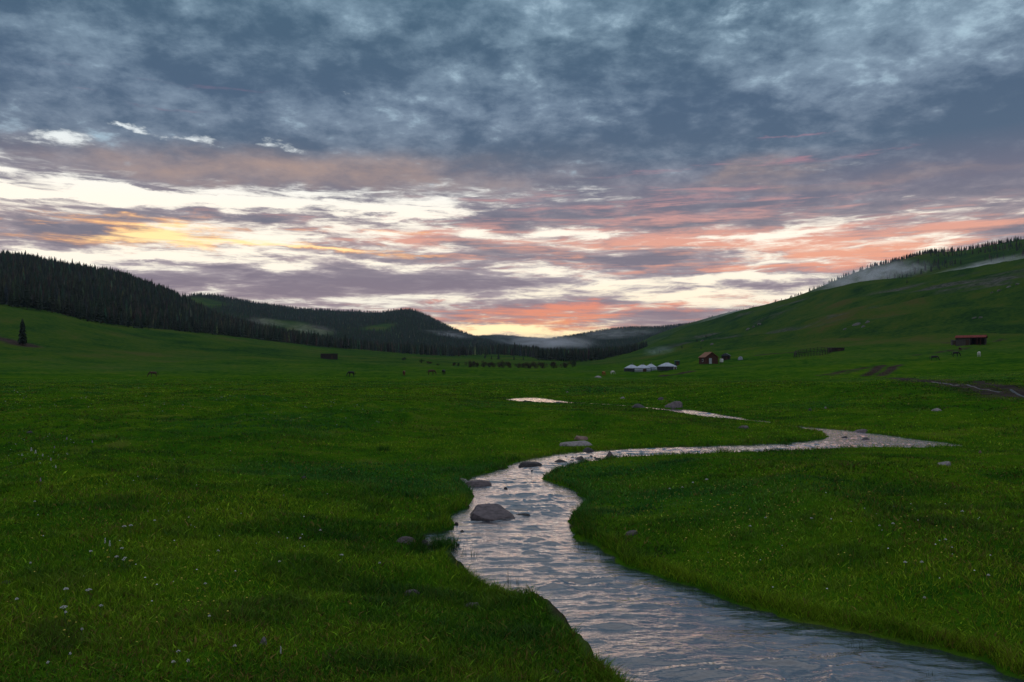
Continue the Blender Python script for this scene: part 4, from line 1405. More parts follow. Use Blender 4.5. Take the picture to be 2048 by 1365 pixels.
def log_shed(x, y, wp, hp, depth, label, mt, roofmt, rz=0.0, skip=60, name='log_shed', pitched=0.0, door=True):
    X, Y, Z, s = at(x, y, skip)
    w, h = wp * s, hp * s
    r = empty(name, (X, Y + depth / 2, Z - 0.15), facing(X, Y) + rz)
    m = MB()
    hw = h * (0.86 if not pitched else 1 - pitched)
    nl = 8
    for sy in (-depth / 2, depth / 2): log_wall(m, w, hw, sy, nl, hw / nl * 0.56)
    for sx in (-w / 2 + 0.12, w / 2 - 0.12): log_wall(m, depth, hw, sx, nl, hw / nl * 0.56, True)
    m.build('wall', mt, r)
    m = MB()
    if pitched:
        m.prism([(-w / 2 - 0.25, hw), (w / 2 + 0.25, hw), (w / 2 + 0.25, hw + 0.08), (w / 2 * 0.1, h), (-w / 2 * 0.1, h), (-w / 2 - 0.25, hw + 0.08)], -depth / 2 - 0.25, depth / 2 + 0.25)
    else:
        m.box((0, 0, hw + 0.10), (w + 0.3, depth + 0.3, 0.16))
        for i in range(7): m.bar((-w / 2 + i * w / 6, -depth / 2 - 0.2, hw + 0.22), (-w / 2 + i * w / 6, depth / 2 + 0.2, hw + 0.25), 0.06, 0.06, 6)
    m.build('roof', roofmt, r)
    if door:
        m = MB(); m.box((w * 0.16, -depth / 2 - 0.16, hw * 0.40), (min(0.9, w * .2), 0.06, hw * 0.74)); m.build('door', M_DOOR, r)
    return tag(r, label, 'shed')


log_shed(656.5, 719, 32, 13, 3.6, 'dark flat-roofed log shed alone on the left meadow', M_LOG, M_LOG, 0.1)
log_shed(1454, 720, 15, 14, 2.6, 'small dark shed with a blue-grey roof behind the red cabin', M_LOG, M_ROOFDARK, -0.15, pitched=0.35)
log_shed(1676, 703, 28, 8, 3.0, 'low dark log shed at the upper end of the corral', M_LOG, M_LOG, 0.15)


def cabin(x, y, wp, hp):
    X, Y, Z, s = at(x, y)
    w, h = wp * s, hp * s                       # the visible width covers gable plus a slanted side wall
    gw, dp = w * 0.72, w * 0.85
    hw = h * 0.60
    r = empty('log_cabin', (X + 0.4, Y + dp * 0.5, Z - 0.2), facing(X, Y) + 0.42)
    m = MB()
    n = 11
    for sy in (-dp / 2, dp / 2): log_wall(m, gw, hw, sy, n, hw / n * 0.57)
    for sx in (-gw / 2 + .1, gw / 2 - .1): log_wall(m, dp, hw, sx, n, hw / n * 0.57, True)
    m.build('wall', M_LOGRED, r)
    m = MB()
    m.prism([(-gw / 2, hw), (gw / 2, hw), (0, h - 0.1)], -dp / 2 + .02, dp / 2 - .02)
    m.build('gable', M_LOGRED, r)
    m = MB()
    for sgn in (-1, 1):
        a = math.atan2(h - hw, gw / 2)
        L = math.hypot(h - hw, gw / 2) + 0.35
        cx_, cz = sgn * (gw / 4 + 0.10), (hw + h) / 2 + 0.02
        m.box((cx_, 0, cz), (L, dp + 0.6, 0.08), rot=Matrix.Rotation(sgn * a, 4, 'Y'))
    m.build('roof', M_ROOFORANGE, r)
    m = MB(); m.box((-gw * 0.12, -dp / 2 - 0.17, hw * 0.46), (0.85, 0.07, hw * 0.80)); d = m.build('door', M_PALEDOOR, r)
    m = MB(); m.box((-gw * 0.12 + 0.3, -dp / 2 - 0.23, hw * 0.45), (0.06, 0.05, 0.2)); m.build('handle', M_METAL, d)
    m = MB(); m.box((-gw / 2 - 0.07, -dp * 0.1, hw * 0.55), (0.07, 0.9, 0.8)); f = m.build('window', M_WHITE, r)
    m = MB(); m.box((-gw / 2 - 0.115, -dp * 0.1, hw * 0.55), (0.02, 0.72, 0.62)); m.build('pane', M_BLACK, f)
    m = MB(); m.bar((gw * 0.15, dp * 0.15, h - 0.5), (gw * 0.15, dp * 0.15, h + 0.45), 0.12, 0.12, 8); m.build('chimney', M_METAL, r)
    return tag(r, 'red-brown log cabin with orange-edged gable roof and pale door', 'cabin')


cabin(1418, 728, 37, 24)


def barn(x, y, wp, hp):
    X, Y, Z, s = at(x, y)
    w, h = wp * s, hp * s
    dp = 4.5
    r = empty('barn', (X, Y + dp / 2, Z - 0.3), facing(X, Y) - 0.10)
    hw = h * 0.78
    m = MB()
    n = 9
    log_wall(m, w * 0.50, hw, -dp / 2, n, hw / n * 0.57)
    me_ = m.mesh('stone_wall'); o = add_obj('wall', me_, M_PLANK, r); o.location = (-w * 0.25, 0, 0)
    o['label'] = 'pale plank front on the left half'
    m = MB()
    log_wall(m, w, hw, dp / 2, n, hw / n * 0.57)
    for sx in (-w / 2, w * 0.02, w / 2): log_wall(m, dp, hw, sx, n, hw / n * 0.57, True)
    m.build('wall', M_LOG, r)
    for px_ in (0.24, 0.36):
        m = MB(); m.box((w * px_, -dp / 2, hw / 2), (0.22, 0.22, hw)); m.build('post', M_LOGRED, r)
    m = MB()
    m.prism([(-dp / 2 - 0.5, hw - 0.05), (-dp / 2 - 0.5, hw + 0.05), (0, h + 0.12), (dp / 2 + 0.4, hw + 0.05), (dp / 2 + 0.4, hw - 0.05), (0, h)], -w / 2 - 0.4, w / 2 + 0.3)
    o = m.build('roof', M_ROOFRED, r); o.rotation_euler = (0, 0, math.radians(90))
    m = MB(); m.box((-w * 0.10, -dp / 2 - 0.2, hw * 0.42), (0.8, 0.06, hw * 0.7)); m.build('door', M_DOOR, r)
    return tag(r, 'low open-fronted barn with a red roof on the right hill foot', 'barn')


barn(1951, 690, 50, 21)


def outhouse(x, y, wp, hp, label, mt, roofmt, rz=0.2):
    X, Y, Z, s = at(x, y)
    w, h = wp * s, hp * s
    r = empty('outhouse', (X, Y + w / 2, Z - 0.1), facing(X, Y) + rz)
    m = MB(); m.box((0, 0, h * 0.45), (w, w, h * 0.9)); m.build('wall', mt, r)
    m = MB(); m.box((0, 0, h * 0.94), (w * 1.15, w * 1.2, h * 0.07), rot=Matrix.Rotation(0.12, 4, 'X')); m.build('roof', roofmt, r)
    m = MB(); m.box((0, -w / 2 - 0.02, h * 0.43), (w * 0.55, 0.05, h * 0.76)); m.build('door', M_DOOR, r)
    return tag(r, label, 'outhouse')


outhouse(1355, 731, 9, 10, 'small dark green hut behind the dark-walled yurt', M_GREEN, M_GREEN)
outhouse(1911, 690, 10, 10, 'little grey plank hut left of the red-roofed barn', M_PLANK, M_LOG)


def yurt(x, y, wp, hp, label, wallmt, roofmt, doorang=0.0, doormt=None, pipe=True, skirt=None):
    X, Y, Z, s = at(x, y)
    R, h = wp * s / 2, hp * s
    r = empty('yurt', (X, Y + R, Z - 0.1), facing(X, Y))
    hw = h * 0.54
    m = MB(); m.lathe([(R, 0), (R * 1.01, hw * 0.5), (R, hw)], 28); m.build('wall', wallmt, r, True)
    m = MB(); m.lathe([(R * 1.04, hw - 0.10), (R * 1.03, hw + 0.02), (R * 0.62, h * 0.80), (R * 0.26, h * 0.97), (R * 0.20, h)], 28); m.build('roof', roofmt, r, True)
    m = MB(); m.lathe([(R * 0.22, h - 0.03), (R * 0.22, h + 0.07), (R * 0.15, h + 0.12)], 16); m.build('crown_ring', M_FELTGREY, r)
    for zf in (0.35, 0.8):
        m = MB(); m.lathe([(R * 1.015, hw * zf), (R * 1.022, hw * zf + 0.04), (R * 1.015, hw * zf + 0.08)], 28, False); m.build('rope', M_ROPE, r)
    D = Matrix.Rotation(doorang, 4, 'Z')
    m = MB(); m.box(D @ Vector((0, -R * 1.02, hw * 0.46)), (0.95, 0.16, hw * 0.92), doorang); f = m.build('door_frame', M_WHITE if doormt is None else doormt, r)
    m = MB(); m.box(D @ Vector((0, -R * 1.02 - 0.09, hw * 0.45)), (0.72, 0.06, hw * 0.82), doorang); m.build('door', M_DOOR, f)
    if pipe:
        m = MB(); m.bar((R * 0.1, 0, h), (R * 0.1, 0, h + 0.6), 0.06, 0.06, 8); m.build('chimney', M_METAL, r)
    if skirt:
        m = MB()
        a0, a1 = skirt
        prof = [(R * 1.05, 0), (R * 1.06, hw * 0.97)]
        nseg = 12
        for i in range(nseg):
            b0 = a0 + (a1 - a0) * i / nseg; b1 = a0 + (a1 - a0) * (i + 1) / nseg
            f_ = lambda b, rr, z: (rr * math.sin(b), -rr * math.cos(b), z)
            m.poly([f_(b0, R * 1.05, 0), f_(b1, R * 1.05, 0), f_(b1, R * 1.055, hw * 0.97), f_(b0, R * 1.055, hw * 0.97)])
        m.build('cover', M_FELTDARK, r)
    return tag(r, label, 'yurt')


yurt(1266, 744, 30, 14.5, 'white yurt with a dark covered wall, leftmost of the cluster', M_FELT, M_FELT, 0.9, None, True, (-1.5, 1.0))
yurt(1288, 744, 32, 14.5, 'front white yurt with a brown door in the middle of the cluster', M_FELT, M_FELT, 0.25, M_DOOR)
yurt(1304, 742, 24, 14, 'white yurt half hidden behind the front yurt, right in the cluster', M_FELT, M_FELT, -0.2, M_GREEN)
yurt(1338, 741, 38, 15.5, 'dark-walled yurt with a pale roof standing apart to the right', M_FELTGREY, M_FELT, 0.9, None, True, (-1.5, 0.7))


def tank(x, y, wp, hp, label, name='water_tank'):
    X, Y, Z, s = at(x, y)
    w, h = wp * s, hp * s
    r = empty(name, (X, Y, Z), facing(X, Y))
    m = MB(); m.lathe([(w * 0.46, h * 0.22), (w * 0.5, h * 0.3), (w * 0.5, h * 0.9), (w * 0.42, h), (w * 0.12, h)], 16); m.build('body', M_WHITE, r)
    m = MB(); m.lathe([(w * 0.14, h), (w * 0.14, h * 1.06)], 10); m.build('lid', M_METAL, r)
    for k in range(4):
        a = k * math.pi / 2 + 0.7
        m = MB(); m.bar((w * 0.38 * math.cos(a), w * 0.38 * math.sin(a), -0.1), (w * 0.36 * math.cos(a), w * 0.36 * math.sin(a), h * 0.24), 0.05, 0.05, 6); m.build('leg', M_LOG, r)
    return tag(r, label, 'tank')


tank(1443, 727, 7, 9, 'small white upright tank on legs right of the red cabin')


def covered_pile(x, y, wp, hp):
    X, Y, Z, s = at(x, y)
    w, h = wp * s, hp * s
    me = rock_mesh(91, 2, 5)
    o = add_obj('covered_pile', me, M_FELTGREY)
    o.location = (X, Y, Z - 0.05); o.scale = (w / 2, w / 3, h); o.rotation_euler = (0, 0, 0.2)
    return tag(o, 'pale covered heap on the slope right of the small dark shed', 'heap')


covered_pile(1481, 720, 11, 7)


def corral():
    pts = [(1588, 716), (1604, 714), (1622, 713), (1640, 712), (1656, 709), (1664, 706), (1650, 703), (1628, 705), (1606, 707), (1592, 710)]
    P3 = [np.array(hit(x, y, skip=60)) for x, y in pts]
    c = P3[0]
    r = empty('corral_fence', tuple(c))
    n = len(P3)
    for i in range(n):
        p = P3[i] - c
        for k in range(3):
            q = p + (P3[(i + 1) % n] - P3[i]) * k / 3.0
            m = MB(); m.bar((q[0], q[1], q[2] - 0.3), (q[0] + random.uniform(-.06, .06), q[1], q[2] + 1.5 + random.uniform(-.15, .15)), 0.085, 0.07, 6)
            m.build('post', M_LOG, r)
        a, b = P3[i] - c, P3[(i + 1) % n] - c
        for zz in (0.35, 0.8, 1.25):
            m = MB(); m.bar((a[0], a[1], a[2] + zz), (b[0], b[1], b[2] + zz + random.uniform(-.08, .08)), 0.06, 0.05, 6)
            m.build('rail', M_LOG, r)
    return tag(r, 'dark timber corral fence of posts and rails on the hill foot', 'fence')


corral()


# ------------------------------------------------------------------ animals
def skin_mesh(name, verts, edges, radii, sub=2):
    me = bpy.data.meshes.new(name)
    me.from_pydata(verts, edges, [])
    o = bpy.data.objects.new(name + '_tmp', me)
    COL.objects.link(o)
    o.modifiers.new('skin', 'SKIN')
    sk = me.skin_vertices[0].data
    for i, r in enumerate(radii):
        sk[i].radius = (r, r) if isinstance(r, float) else r
        sk[i].use_root = (i == 0)
    s_ = o.modifiers.new('sub', 'SUBSURF'); s_.levels = sub; s_.render_levels = sub
    bpy.context.view_layer.update()
    dg = bpy.context.evaluated_depsgraph_get()
    out = bpy.data.meshes.new_from_object(o.evaluated_get(dg))
    out.name = name
    bpy.data.objects.remove(o)
    out.polygons.foreach_set('use_smooth', [True] * len(out.polygons))
    return out


def animal(graze, cow=False):
    V = []; Ed = []; R = []
    def add(p, r, prev=None):
        V.append(p); R.append(r)
        if prev is not None: Ed.append((prev, len(V) - 1))
        return len(V) - 1
    k = 0.92 if cow else 1.0
    hip = add((-0.52, 0, 1.14 * k), (0.25, 0.27))
    croup = add((-0.70, 0, 1.12 * k), 0.17, hip)
    belly = add((-0.05, 0, 1.05 * k), (0.29, 0.29), hip)
    sh = add((0.45, 0, 1.10 * k), (0.25, 0.29), belly)
    ch = add((0.66, 0, 1.13 * k), 0.19, sh)
    if graze:
        pts = [((0.86, 0, 0.96), 0.15), ((1.06, 0, 0.66), 0.11), ((1.16, 0, 0.46), 0.105), ((1.22, 0, 0.28), 0.085), ((1.26, 0, 0.12), 0.065)]
        ears = ((1.10, 0.09, 0.58), (1.05, 0.13, 0.66)), ((1.10, -0.09, 0.58), (1.05, -0.13, 0.66))
    else:
        pts = [((0.84, 0, 1.34), 0.15), ((1.0, 0, 1.58), 0.115), ((1.10, 0, 1.68), 0.115), ((1.27, 0, 1.55), 0.085), ((1.40, 0, 1.44), 0.065)]
        ears = ((1.04, 0.07, 1.80), (1.03, 0.09, 1.90)), ((1.04, -0.07, 1.80), (1.03, -0.09, 1.90))
    last = ch; head = None
    for i, (p, r) in enumerate(pts):
        last = add((p[0], p[1], p[2] * (k if not cow else 0.95)), r, last)
        if i == 2: head = last
    for a, b in ears:
        e = add(tuple(np.array(a) * (1, 1, 0.95 if cow else 1)), 0.035, head); add(tuple(np.array(b) * (1, 1, 0.95 if cow else 1)), 0.015, e)
    for sgn in (-1, 1):
        st = random.uniform(-0.06, 0.06)
        a = add((0.47, 0.13 * sgn, 0.84 * k), 0.115, sh); a = add((0.49 + st, 0.14 * sgn, 0.48), 0.058, a); a = add((0.47 + st, 0.14 * sgn, 0.12), 0.042, a); add((0.52 + st, 0.14 * sgn, 0.02), 0.050, a)
        st = random.uniform(-0.08, 0.08)
        a = add((-0.44, 0.15 * sgn, 0.82 * k), 0.15, hip); a = add((-0.66 + st, 0.15 * sgn, 0.50), 0.066, a); a = add((-0.60 + st, 0.15 * sgn, 0.12), 0.044, a); add((-0.55 + st, 0.15 * sgn, 0.02), 0.052, a)
    body = skin_mesh('body', V, Ed, R)
    tail = skin_mesh('tail', [(-0.84, 0, 1.12 * k), (-0.93, 0, 0.98 * k), (-0.94, 0, 0.70), (-0.91, 0, 0.42)], [(0, 1), (1, 2), (2, 3)], [0.045, 0.06, 0.075, 0.02] if not cow else [0.03, 0.025, 0.025, 0.05], 1)
    mane = None
    if not cow:
        if graze: mp = [(0.60, 0, 1.34), (0.86, 0, 1.14), (1.10, 0, 0.80), (1.20, 0, 0.60)]
        else: mp = [(0.60, 0, 1.36), (0.76, 0, 1.50), (0.92, 0, 1.74), (1.06, 0, 1.82)]
        mane = skin_mesh('mane', mp, [(0, 1), (1, 2), (2, 3)], [0.05, 0.07, 0.07, 0.04], 1)
    return body, tail, mane


COAT = {'brown': mat('brown_coat', (0.050, 0.022, 0.013), 0.6, 0.25, 2), 'black': mat('black_coat', (0.009, 0.008, 0.008), 0.6, 0.2, 2),
        'chestnut': mat('chestnut_coat', (0.13, 0.045, 0.018), 0.6, 0.25, 2), 'white': mat('white_coat', (0.55, 0.53, 0.50), 0.7, 0.1, 2),
        'orange': mat('ginger_coat', (0.26, 0.085, 0.025), 0.7, 0.25, 2)}
M_MANE = mat('dark_mane', (0.012, 0.009, 0.008), 0.8, 0.2, 6)
HG, HS, CWm = animal(True), animal(False), animal(True, True)


def beast(x, y, hp, heading, coat, src, label, name='horse', cat='horse', skip=60):
    """hp: height of the back in photo pixels; heading 0 = facing right across the view, 90 = away"""
    X, Y, Z, s = at(x, y, skip)
    k = hp * s / 1.40
    k = min(max(k, 0.75), 1.25)
    body, tail, mane = src
    r = add_obj(name, body.copy(), None)
    r.data.materials.clear(); r.data.materials.append(COAT[coat])
    r.location = (X, Y, Z - 0.01); r.scale = (k, k, k)
    r.rotation_euler = (0, 0, facing(X, Y) + math.radians(heading))
    t = add_obj('tail', tail.copy(), COAT['white'] if coat == 'white' else M_MANE, r)
    if mane: add_obj('mane', mane.copy(), COAT['white'] if coat == 'white' else M_MANE, r)
    return tag(r, label, cat)


beast(307, 755, 12, 186, 'brown', HG, 'dark brown horse grazing alone on the left meadow')
beast(703, 754, 12, 205, 'black', HG, 'black horse grazing with its head to the left below the log shed')
beast(808, 752, 11, 80, 'chestnut', HG, 'chestnut horse seen from behind between the black and brown horses')
beast(862, 751, 12, -8, 'brown', HG, 'brown horse grazing with its head to the right on the middle meadow')
beast(887, 750, 11, 70, 'black', HG, 'dark horse seen end-on just right of the brown grazing horse')
beast(1868, 722, 11, 5, 'black', HG, 'black horse standing broadside on the meadow below the barn')
beast(1911, 714, 11, 20, 'black', HG, 'dark horse grazing farther up from the broadside black one')
beast(1920, 703, 9, 75, 'brown', HG, 'small dark horse seen end-on on the track below the barn')
beast(1958, 714, 11, 75, 'white', HG, 'white horse seen from behind on the meadow right of the dark ones')
beast(1207, 752, 10, 65, 'orange', CWm, 'ginger cow seen from behind on the grass left of the yurts', 'cow', 'cow')
beast(1225, 749, 8, 40, 'white', CWm, 'white cow grazing between the ginger cow and the yurts', 'cow', 'cow')


# ------------------------------------------------------------------ the muddy track and its puddle
def strip(name, pts, w, mt, dz, label=None, wob=0.25):
    pts = [np.array(p) for p in pts]
    L = []
    for a, b in zip(pts, pts[1:]):
        n = max(2, int(np.linalg.norm(b - a) / 0.6))
        for i in range(n): L.append(a + (b - a) * i / n)
    L.append(pts[-1])
    L = np.array(L)
    k = np.ones(9) / 9
    P = np.stack([np.convolve(np.pad(L[:, i], 4, mode='edge'), k, mode='valid') for i in (0, 1)], 1)
    T = np.gradient(P, axis=0); T /= np.linalg.norm(T, axis=1)[:, None]
    N = np.stack([-T[:, 1], T[:, 0]], 1)
    V = []
    ww = w * (1 + wob * fbm(np.arange(len(P)) / 4.0, np.zeros(len(P)), 63, 3))
    cols = np.linspace(-1, 1, 5)
    for i in range(len(P)):
        for c in cols:
            q = P[i] + N[i] * c * ww[i] * 0.5
            V.append((q[0], q[1], Hs(q[0], q[1]) + dz * (1 - 0.8 * abs(c))))
    m_ = len(cols)
    Qs = [(i * m_ + j, i * m_ + j + 1, (i + 1) * m_ + j + 1, (i + 1) * m_ + j) for i in range(len(P) - 1) for j in range(m_ - 1)]
    me = mesh_quads(name, np.array(V), np.array(Qs), True)
    o = add_obj(name, me, mt)
    return tag(o, kind='structure')


strip('dirt_track', RUT_A, 1.3, M_MUD, 0.035)
strip('dirt_track', RUT_B, 0.8, M_MUD, 0.035)
M_PUDDLE = mat('puddle_water', (0.03, 0.032, 0.038), 0.35, 0.1, 3, spec=0.4)
PUD = [hit(x, y)[:2] for x, y in [(1858, 765.5), (1900, 771), (1960, 780), (2020, 791), (2080, 801)]]
strip('puddle', PUD, 0.10, M_PUDDLE, 0.06, wob=0.7)


# ------------------------------------------------------------------ wildflowers, grass tufts, reeds
M_STEM = mat('flower_stem', (0.040, 0.085, 0.020), 0.8, 0.2, 8)
M_PETALW = mat('white_petals', (0.52, 0.50, 0.52), 0.8, 0.1, 30)
M_PETALL = mat('lilac_petals', (0.36, 0.26, 0.42), 0.8, 0.2, 30)
M_PETALY = mat('yellow_petals', (0.42, 0.34, 0.05), 0.8, 0.2, 30)


def flower_meshes(kind, seed):
    r_ = np.random.default_rng(seed)
    h = 0.13
    m = MB()
    m.bar((0, 0, -0.02), (0.012, 0.004, h), 0.0022, 0.0016, 5)
    if kind == 'umbel':
        for k in range(6):
            a = k * 1.05
            m.bar((0.010, 0.003, h * 0.8), (0.012 + 0.022 * math.cos(a), 0.004 + 0.022 * math.sin(a), h * 1.02), 0.001, 0.001, 4)
    for k in range(3):
        a = k * 2.1 + 0.4
        m.poly([(0, 0, 0.02 + k * .02), (0.03 * math.cos(a), 0.03 * math.sin(a), 0.045 + k * .02), (0.03 * math.cos(a + .4), 0.03 * math.sin(a + .4), 0.035 + k * .02)])
    st = m.mesh('stem'); st.materials.append(M_STEM)
    m = MB()
    if kind == 'umbel':
        for k in range(34):
            a = r_.uniform(0, 6.28); q = 0.032 * math.sqrt(r_.random())
            c = Vector((0.012 + q * math.cos(a), 0.004 + q * math.sin(a), h * 1.03 + 0.010 * (1 - (q / 0.032) ** 2) + r_.uniform(-.002, .002)))
            bmesh.ops.create_icosphere(m.bm, subdivisions=1, radius=r_.uniform(0.0035, 0.006), matrix=Matrix.Translation(c) @ Matrix.Diagonal((1, 1, .6, 1)))
    else:
        for k in range(26):
            a = r_.uniform(0, 6.28); z = r_.uniform(0, 0.05); q = 0.011 * (1 - z / 0.07)
            c = Vector((0.012 + q * math.cos(a), 0.004 + q * math.sin(a), h * 0.92 + z))
            bmesh.ops.create_icosphere(m.bm, subdivisions=1, radius=r_.uniform(0.004, 0.0065), matrix=Matrix.Translation(c))
    hd = m.mesh('flower_head')
    return st, hd


UMB = [flower_meshes('umbel', 600 + i) for i in range(3)]
SPK = [flower_meshes('spike', 620 + i) for i in range(2)]


def flower(x, y, wp, mt, src, label, group=None):
    X, Y, Z = hit(x, y + wp * 0.9)
    st, hd = src
    k = wp / F * Y / 0.07
    r = empty('wildflower', (X, Y, Z - 0.005), random.uniform(0, 6.28), k)
    r.scale = (k, k, max(k, 0.8) * random.uniform(0.8, 1.15))
    a = add_obj('stem', st, None, r)
    h_ = add_obj('flower_head', hd, None, r)
    if not hd.materials: hd.materials.append(mt)
    h_.material_slots[0].link = 'OBJECT'; h_.material_slots[0].material = mt
    return tag(r, label, 'flower', group)


for (x, y, w, lb) in [(130, 1206, 10, 'white flower head directly above the double white one'), (131, 1231, 15, 'widest double white flower head in the left foreground'), (180, 1200, 12, 'domed white flower head right of the white pair'),
                      (35, 1226, 8, 'small white flower head nearest the left edge'), (202, 1236, 8, 'faint round white flower head right of the widest one'), (211, 1104, 8, 'upright pale flower at the top of the left flower patch'),
                      (221, 1110, 9, 'white flower beside the upright pale one in the left patch'), (682, 1127, 8, 'lone white flower on the left bank below the inlet'), (560, 1333, 9, 'greyish spiked flower at the bottom near the pale cube stone'),
                      (1412, 969, 7, 'brightest white flower on the right meadow below the bend')]:
    flower(x, y, w, M_PETALW, SPK[0] if 'spike' in lb or 'upright' in lb else UMB[random.randrange(3)], lb)
for (x, y, w) in [(233, 1134, 9), (249, 1133, 8), (262, 1134, 11), (243, 1113, 7), (286, 1110, 7), (248, 1139, 7), (215, 1131, 7), (180, 1121, 7), (250, 1069, 9), (262, 1069, 8)]:
    flower(x, y, w, random.choice((M_PETALW, M_PETALY)), UMB[random.randrange(3)], 'small cream flower head in the loose patch on the left meadow', 'cream flowers of the left patch')
for (x, y, w) in [(62, 912, 9), (70, 917, 9), (84, 918, 8), (103, 927, 7), (113, 943, 7), (80, 973, 8), (133, 886, 7), (186, 892, 6), (45, 917, 6), (110, 902, 6)]:
    flower(x, y, w, random.choice((M_PETALL, M_PETALW)), SPK[random.randrange(2)], 'pale lilac flower in the patch far out on the left meadow', 'lilac flowers on the left meadow')
for (x, y, w) in [(1436, 1019, 7), (1430, 1024, 6), (1624, 1048, 7), (1629, 1044, 6), (1740, 995, 6), (1785, 1068, 6), (1800, 1075, 7), (1830, 1140, 6), (1845, 1148, 7), (1812, 1148, 7), (1925, 1040, 6), (1890, 1098, 6), (1978, 1175, 6), (1672, 955, 5), (1500, 1068, 6), (1470, 1058, 6), (1530, 1050, 5), (1760, 1070, 5), (1850, 1220, 6), (1700, 1130, 5), (1340, 990, 5), (1365, 985, 5), (1385, 978, 5)]:
    flower(x, y, w, random.choice((M_PETALW, M_PETALW, M_PETALY)), UMB[random.randrange(3)], 'tiny pale flower scattered over the right meadow', 'pale flowers on the right meadow')
for (x, y, w) in [(375, 1364, 7), (345, 1352, 8), (355, 1330, 8), (95, 1357, 7), (140, 1345, 6), (138, 1268, 6), (112, 1268, 6), (132, 1256, 6), (410, 1190, 6), (420, 1262, 6), (395, 1205, 6), (440, 1170, 6), (437, 1125, 6), (560, 1142, 6), (600, 1100, 5), (310, 1060, 5), (470, 1325, 7), (165, 1290, 6), (60, 1150, 5), (70, 1020, 5), (640, 1080, 5), (700, 1240, 6), (760, 1150, 5)]:
    flower(x, y, w, random.choice((M_PETALW, M_PETALY, M_PETALW)), UMB[random.randrange(3)], 'tiny pale flower scattered in the lower left grass', 'pale flowers in the lower left grass')


def specks(name, spots, n, mt, label):
    """tiny flower heads just above the grass, too many and too small to count"""
    Xs, Ys = [], []
    for (x, y, rx, ry, k) in spots:
        for _ in range(int(n * k)):
            a, q = random.uniform(0, 6.28), math.sqrt(random.random())
            py = y + ry * q * math.sin(a); pxx = x + rx * q * math.cos(a)
            Y = HC * F / (py - HZ)
            Xs.append((pxx - CX) / F * Y); Ys.append(Y)
    X = np.array(Xs); Y = np.array(Ys)
    k = grid_at(SDg, X, Y) > 0.1
    X, Y = X[k], Y[k]
    Z = H(X, Y) + rng.uniform(0.05, 0.10, len(X))
    r = np.maximum(0.008, 0.00065 * Y) * rng.uniform(0.5, 1.1, len(X))
    V = []; T = []
    for x, y, z, q in zip(X, Y, Z, r):
        i = len(V)
        V += [(x + q * math.cos(a), y + q * math.sin(a), z) for a in (0, 1.26, 2.51, 3.77, 5.03)] + [(x, y, z + q * 0.7)]
        T += [(i + j, i + (j + 1) % 5, i + 5) for j in range(5)]
    o = add_obj(name, mesh_quads(name, np.array(V), np.array(T)), mt)
    return tag(o, label, 'flowers', kind='stuff')


specks('yellow_flowers', [(1400, 1010, 200, 50, .5), (1520, 960, 250, 40, .3), (1480, 1060, 140, 40, .3), (1750, 1070, 300, 80, .25), (250, 1180, 300, 150, .25), (560, 900, 400, 90, .3), (1250, 950, 120, 25, .2)], 260, M_PETALY, 'tiny yellow and cream flowers speckling the meadow')
specks('white_flowers', [(250, 800, 350, 30, .5), (80, 920, 90, 50, .3), (640, 830, 200, 30, .3), (1700, 1100, 320, 110, .25), (300, 1100, 320, 140, .2), (550, 1000, 300, 100, .2)], 110, M_PETALW, 'tiny white flowers speckling the meadow')


def tuft(X, Y, Z, n, h, spread, label, name='grass_tuft', cat='grass tuft', group=None, lean=0.35, tint=(0.03, 0.10, 0.010), w=0.004):
    a = rng.uniform(0, 6.28, n); q = spread * np.sqrt(rng.random(n))
    x, y = q * np.cos(a), q * np.sin(a)
    wid = max(w, 0.0005 * Y)
    me = blades(name, x, y, np.full(n, -0.03), h * rng.uniform(0.45, 1.15, n), np.full(n, wid), rng.uniform(0, lean * 2, n),
                np.array(tint) * np.exp(rng.normal(0, 0.3, (n, 1))))
    o = add_obj(name, me, M_GRASS)
    o.location = (X, Y, Z)
    return tag(o, label, cat, group)


for (x, y, wp, hp, lb) in [(884, 1100, 56, 26, 'dense round grass tuft jutting into the stream at the inlet'), (1447, 911, 22, 15, 'spiky grass tuft standing in the calm bend'), (1575, 891, 22, 8, 'low grassy islet at the far edge of the calm bend'),
                           (765, 903, 26, 12, 'dark grass hummock on the left meadow above the boulder')]:
    X, Y = to_plane((x, y)) if 'meadow' not in lb else hit(x, y)[:2]
    Z = ZW if 'meadow' not in lb else Hs(X, Y)
    tuft(X, Y + 0.1, Z, 700 if wp > 40 else 160, hp / F * Y * 1.25, wp / F * Y * 0.5, lb, lean=0.5)
for i, (x, y, n, hp) in enumerate([(905, 1106, 14, 26), (925, 1112, 16, 30), (945, 1113, 12, 24), (962, 1118, 8, 16), (880, 1070, 12, 22)]):
    X, Y = to_plane((x, y)); tuft(X, Y, ZW, n, hp / F * Y, 0.05, 'sparse reed stalks standing in the shallows off the left bank', 'reed_clump', 'reeds', 'reeds off the left bank', 0.15, (0.035, 0.060, 0.018), 0.0035)
for i, (x, y, n, hp) in enumerate([(1160, 1092, 12, 20), (1168, 1096, 10, 20), (1196, 1110, 10, 18), (1378, 1184, 14, 26), (1392, 1190, 10, 20), (1360, 1176, 9, 18), (1440, 1205, 8, 16), (1500, 1222, 10, 20), (1590, 1250, 9, 18), (1712, 1290, 10, 26), (1640, 1262, 8, 20), (1870, 1352, 12, 24), (1270, 1142, 10, 16), (1320, 1160, 9, 16)]):
    X, Y = to_plane((x, y)); tuft(X, Y, ZW, n, hp / F * Y, 0.06, 'sparse reed stalks standing in the shallows along the right bank', 'reed_clump', 'reeds', 'reeds along the right bank', 0.2, (0.035, 0.065, 0.015), 0.0035)
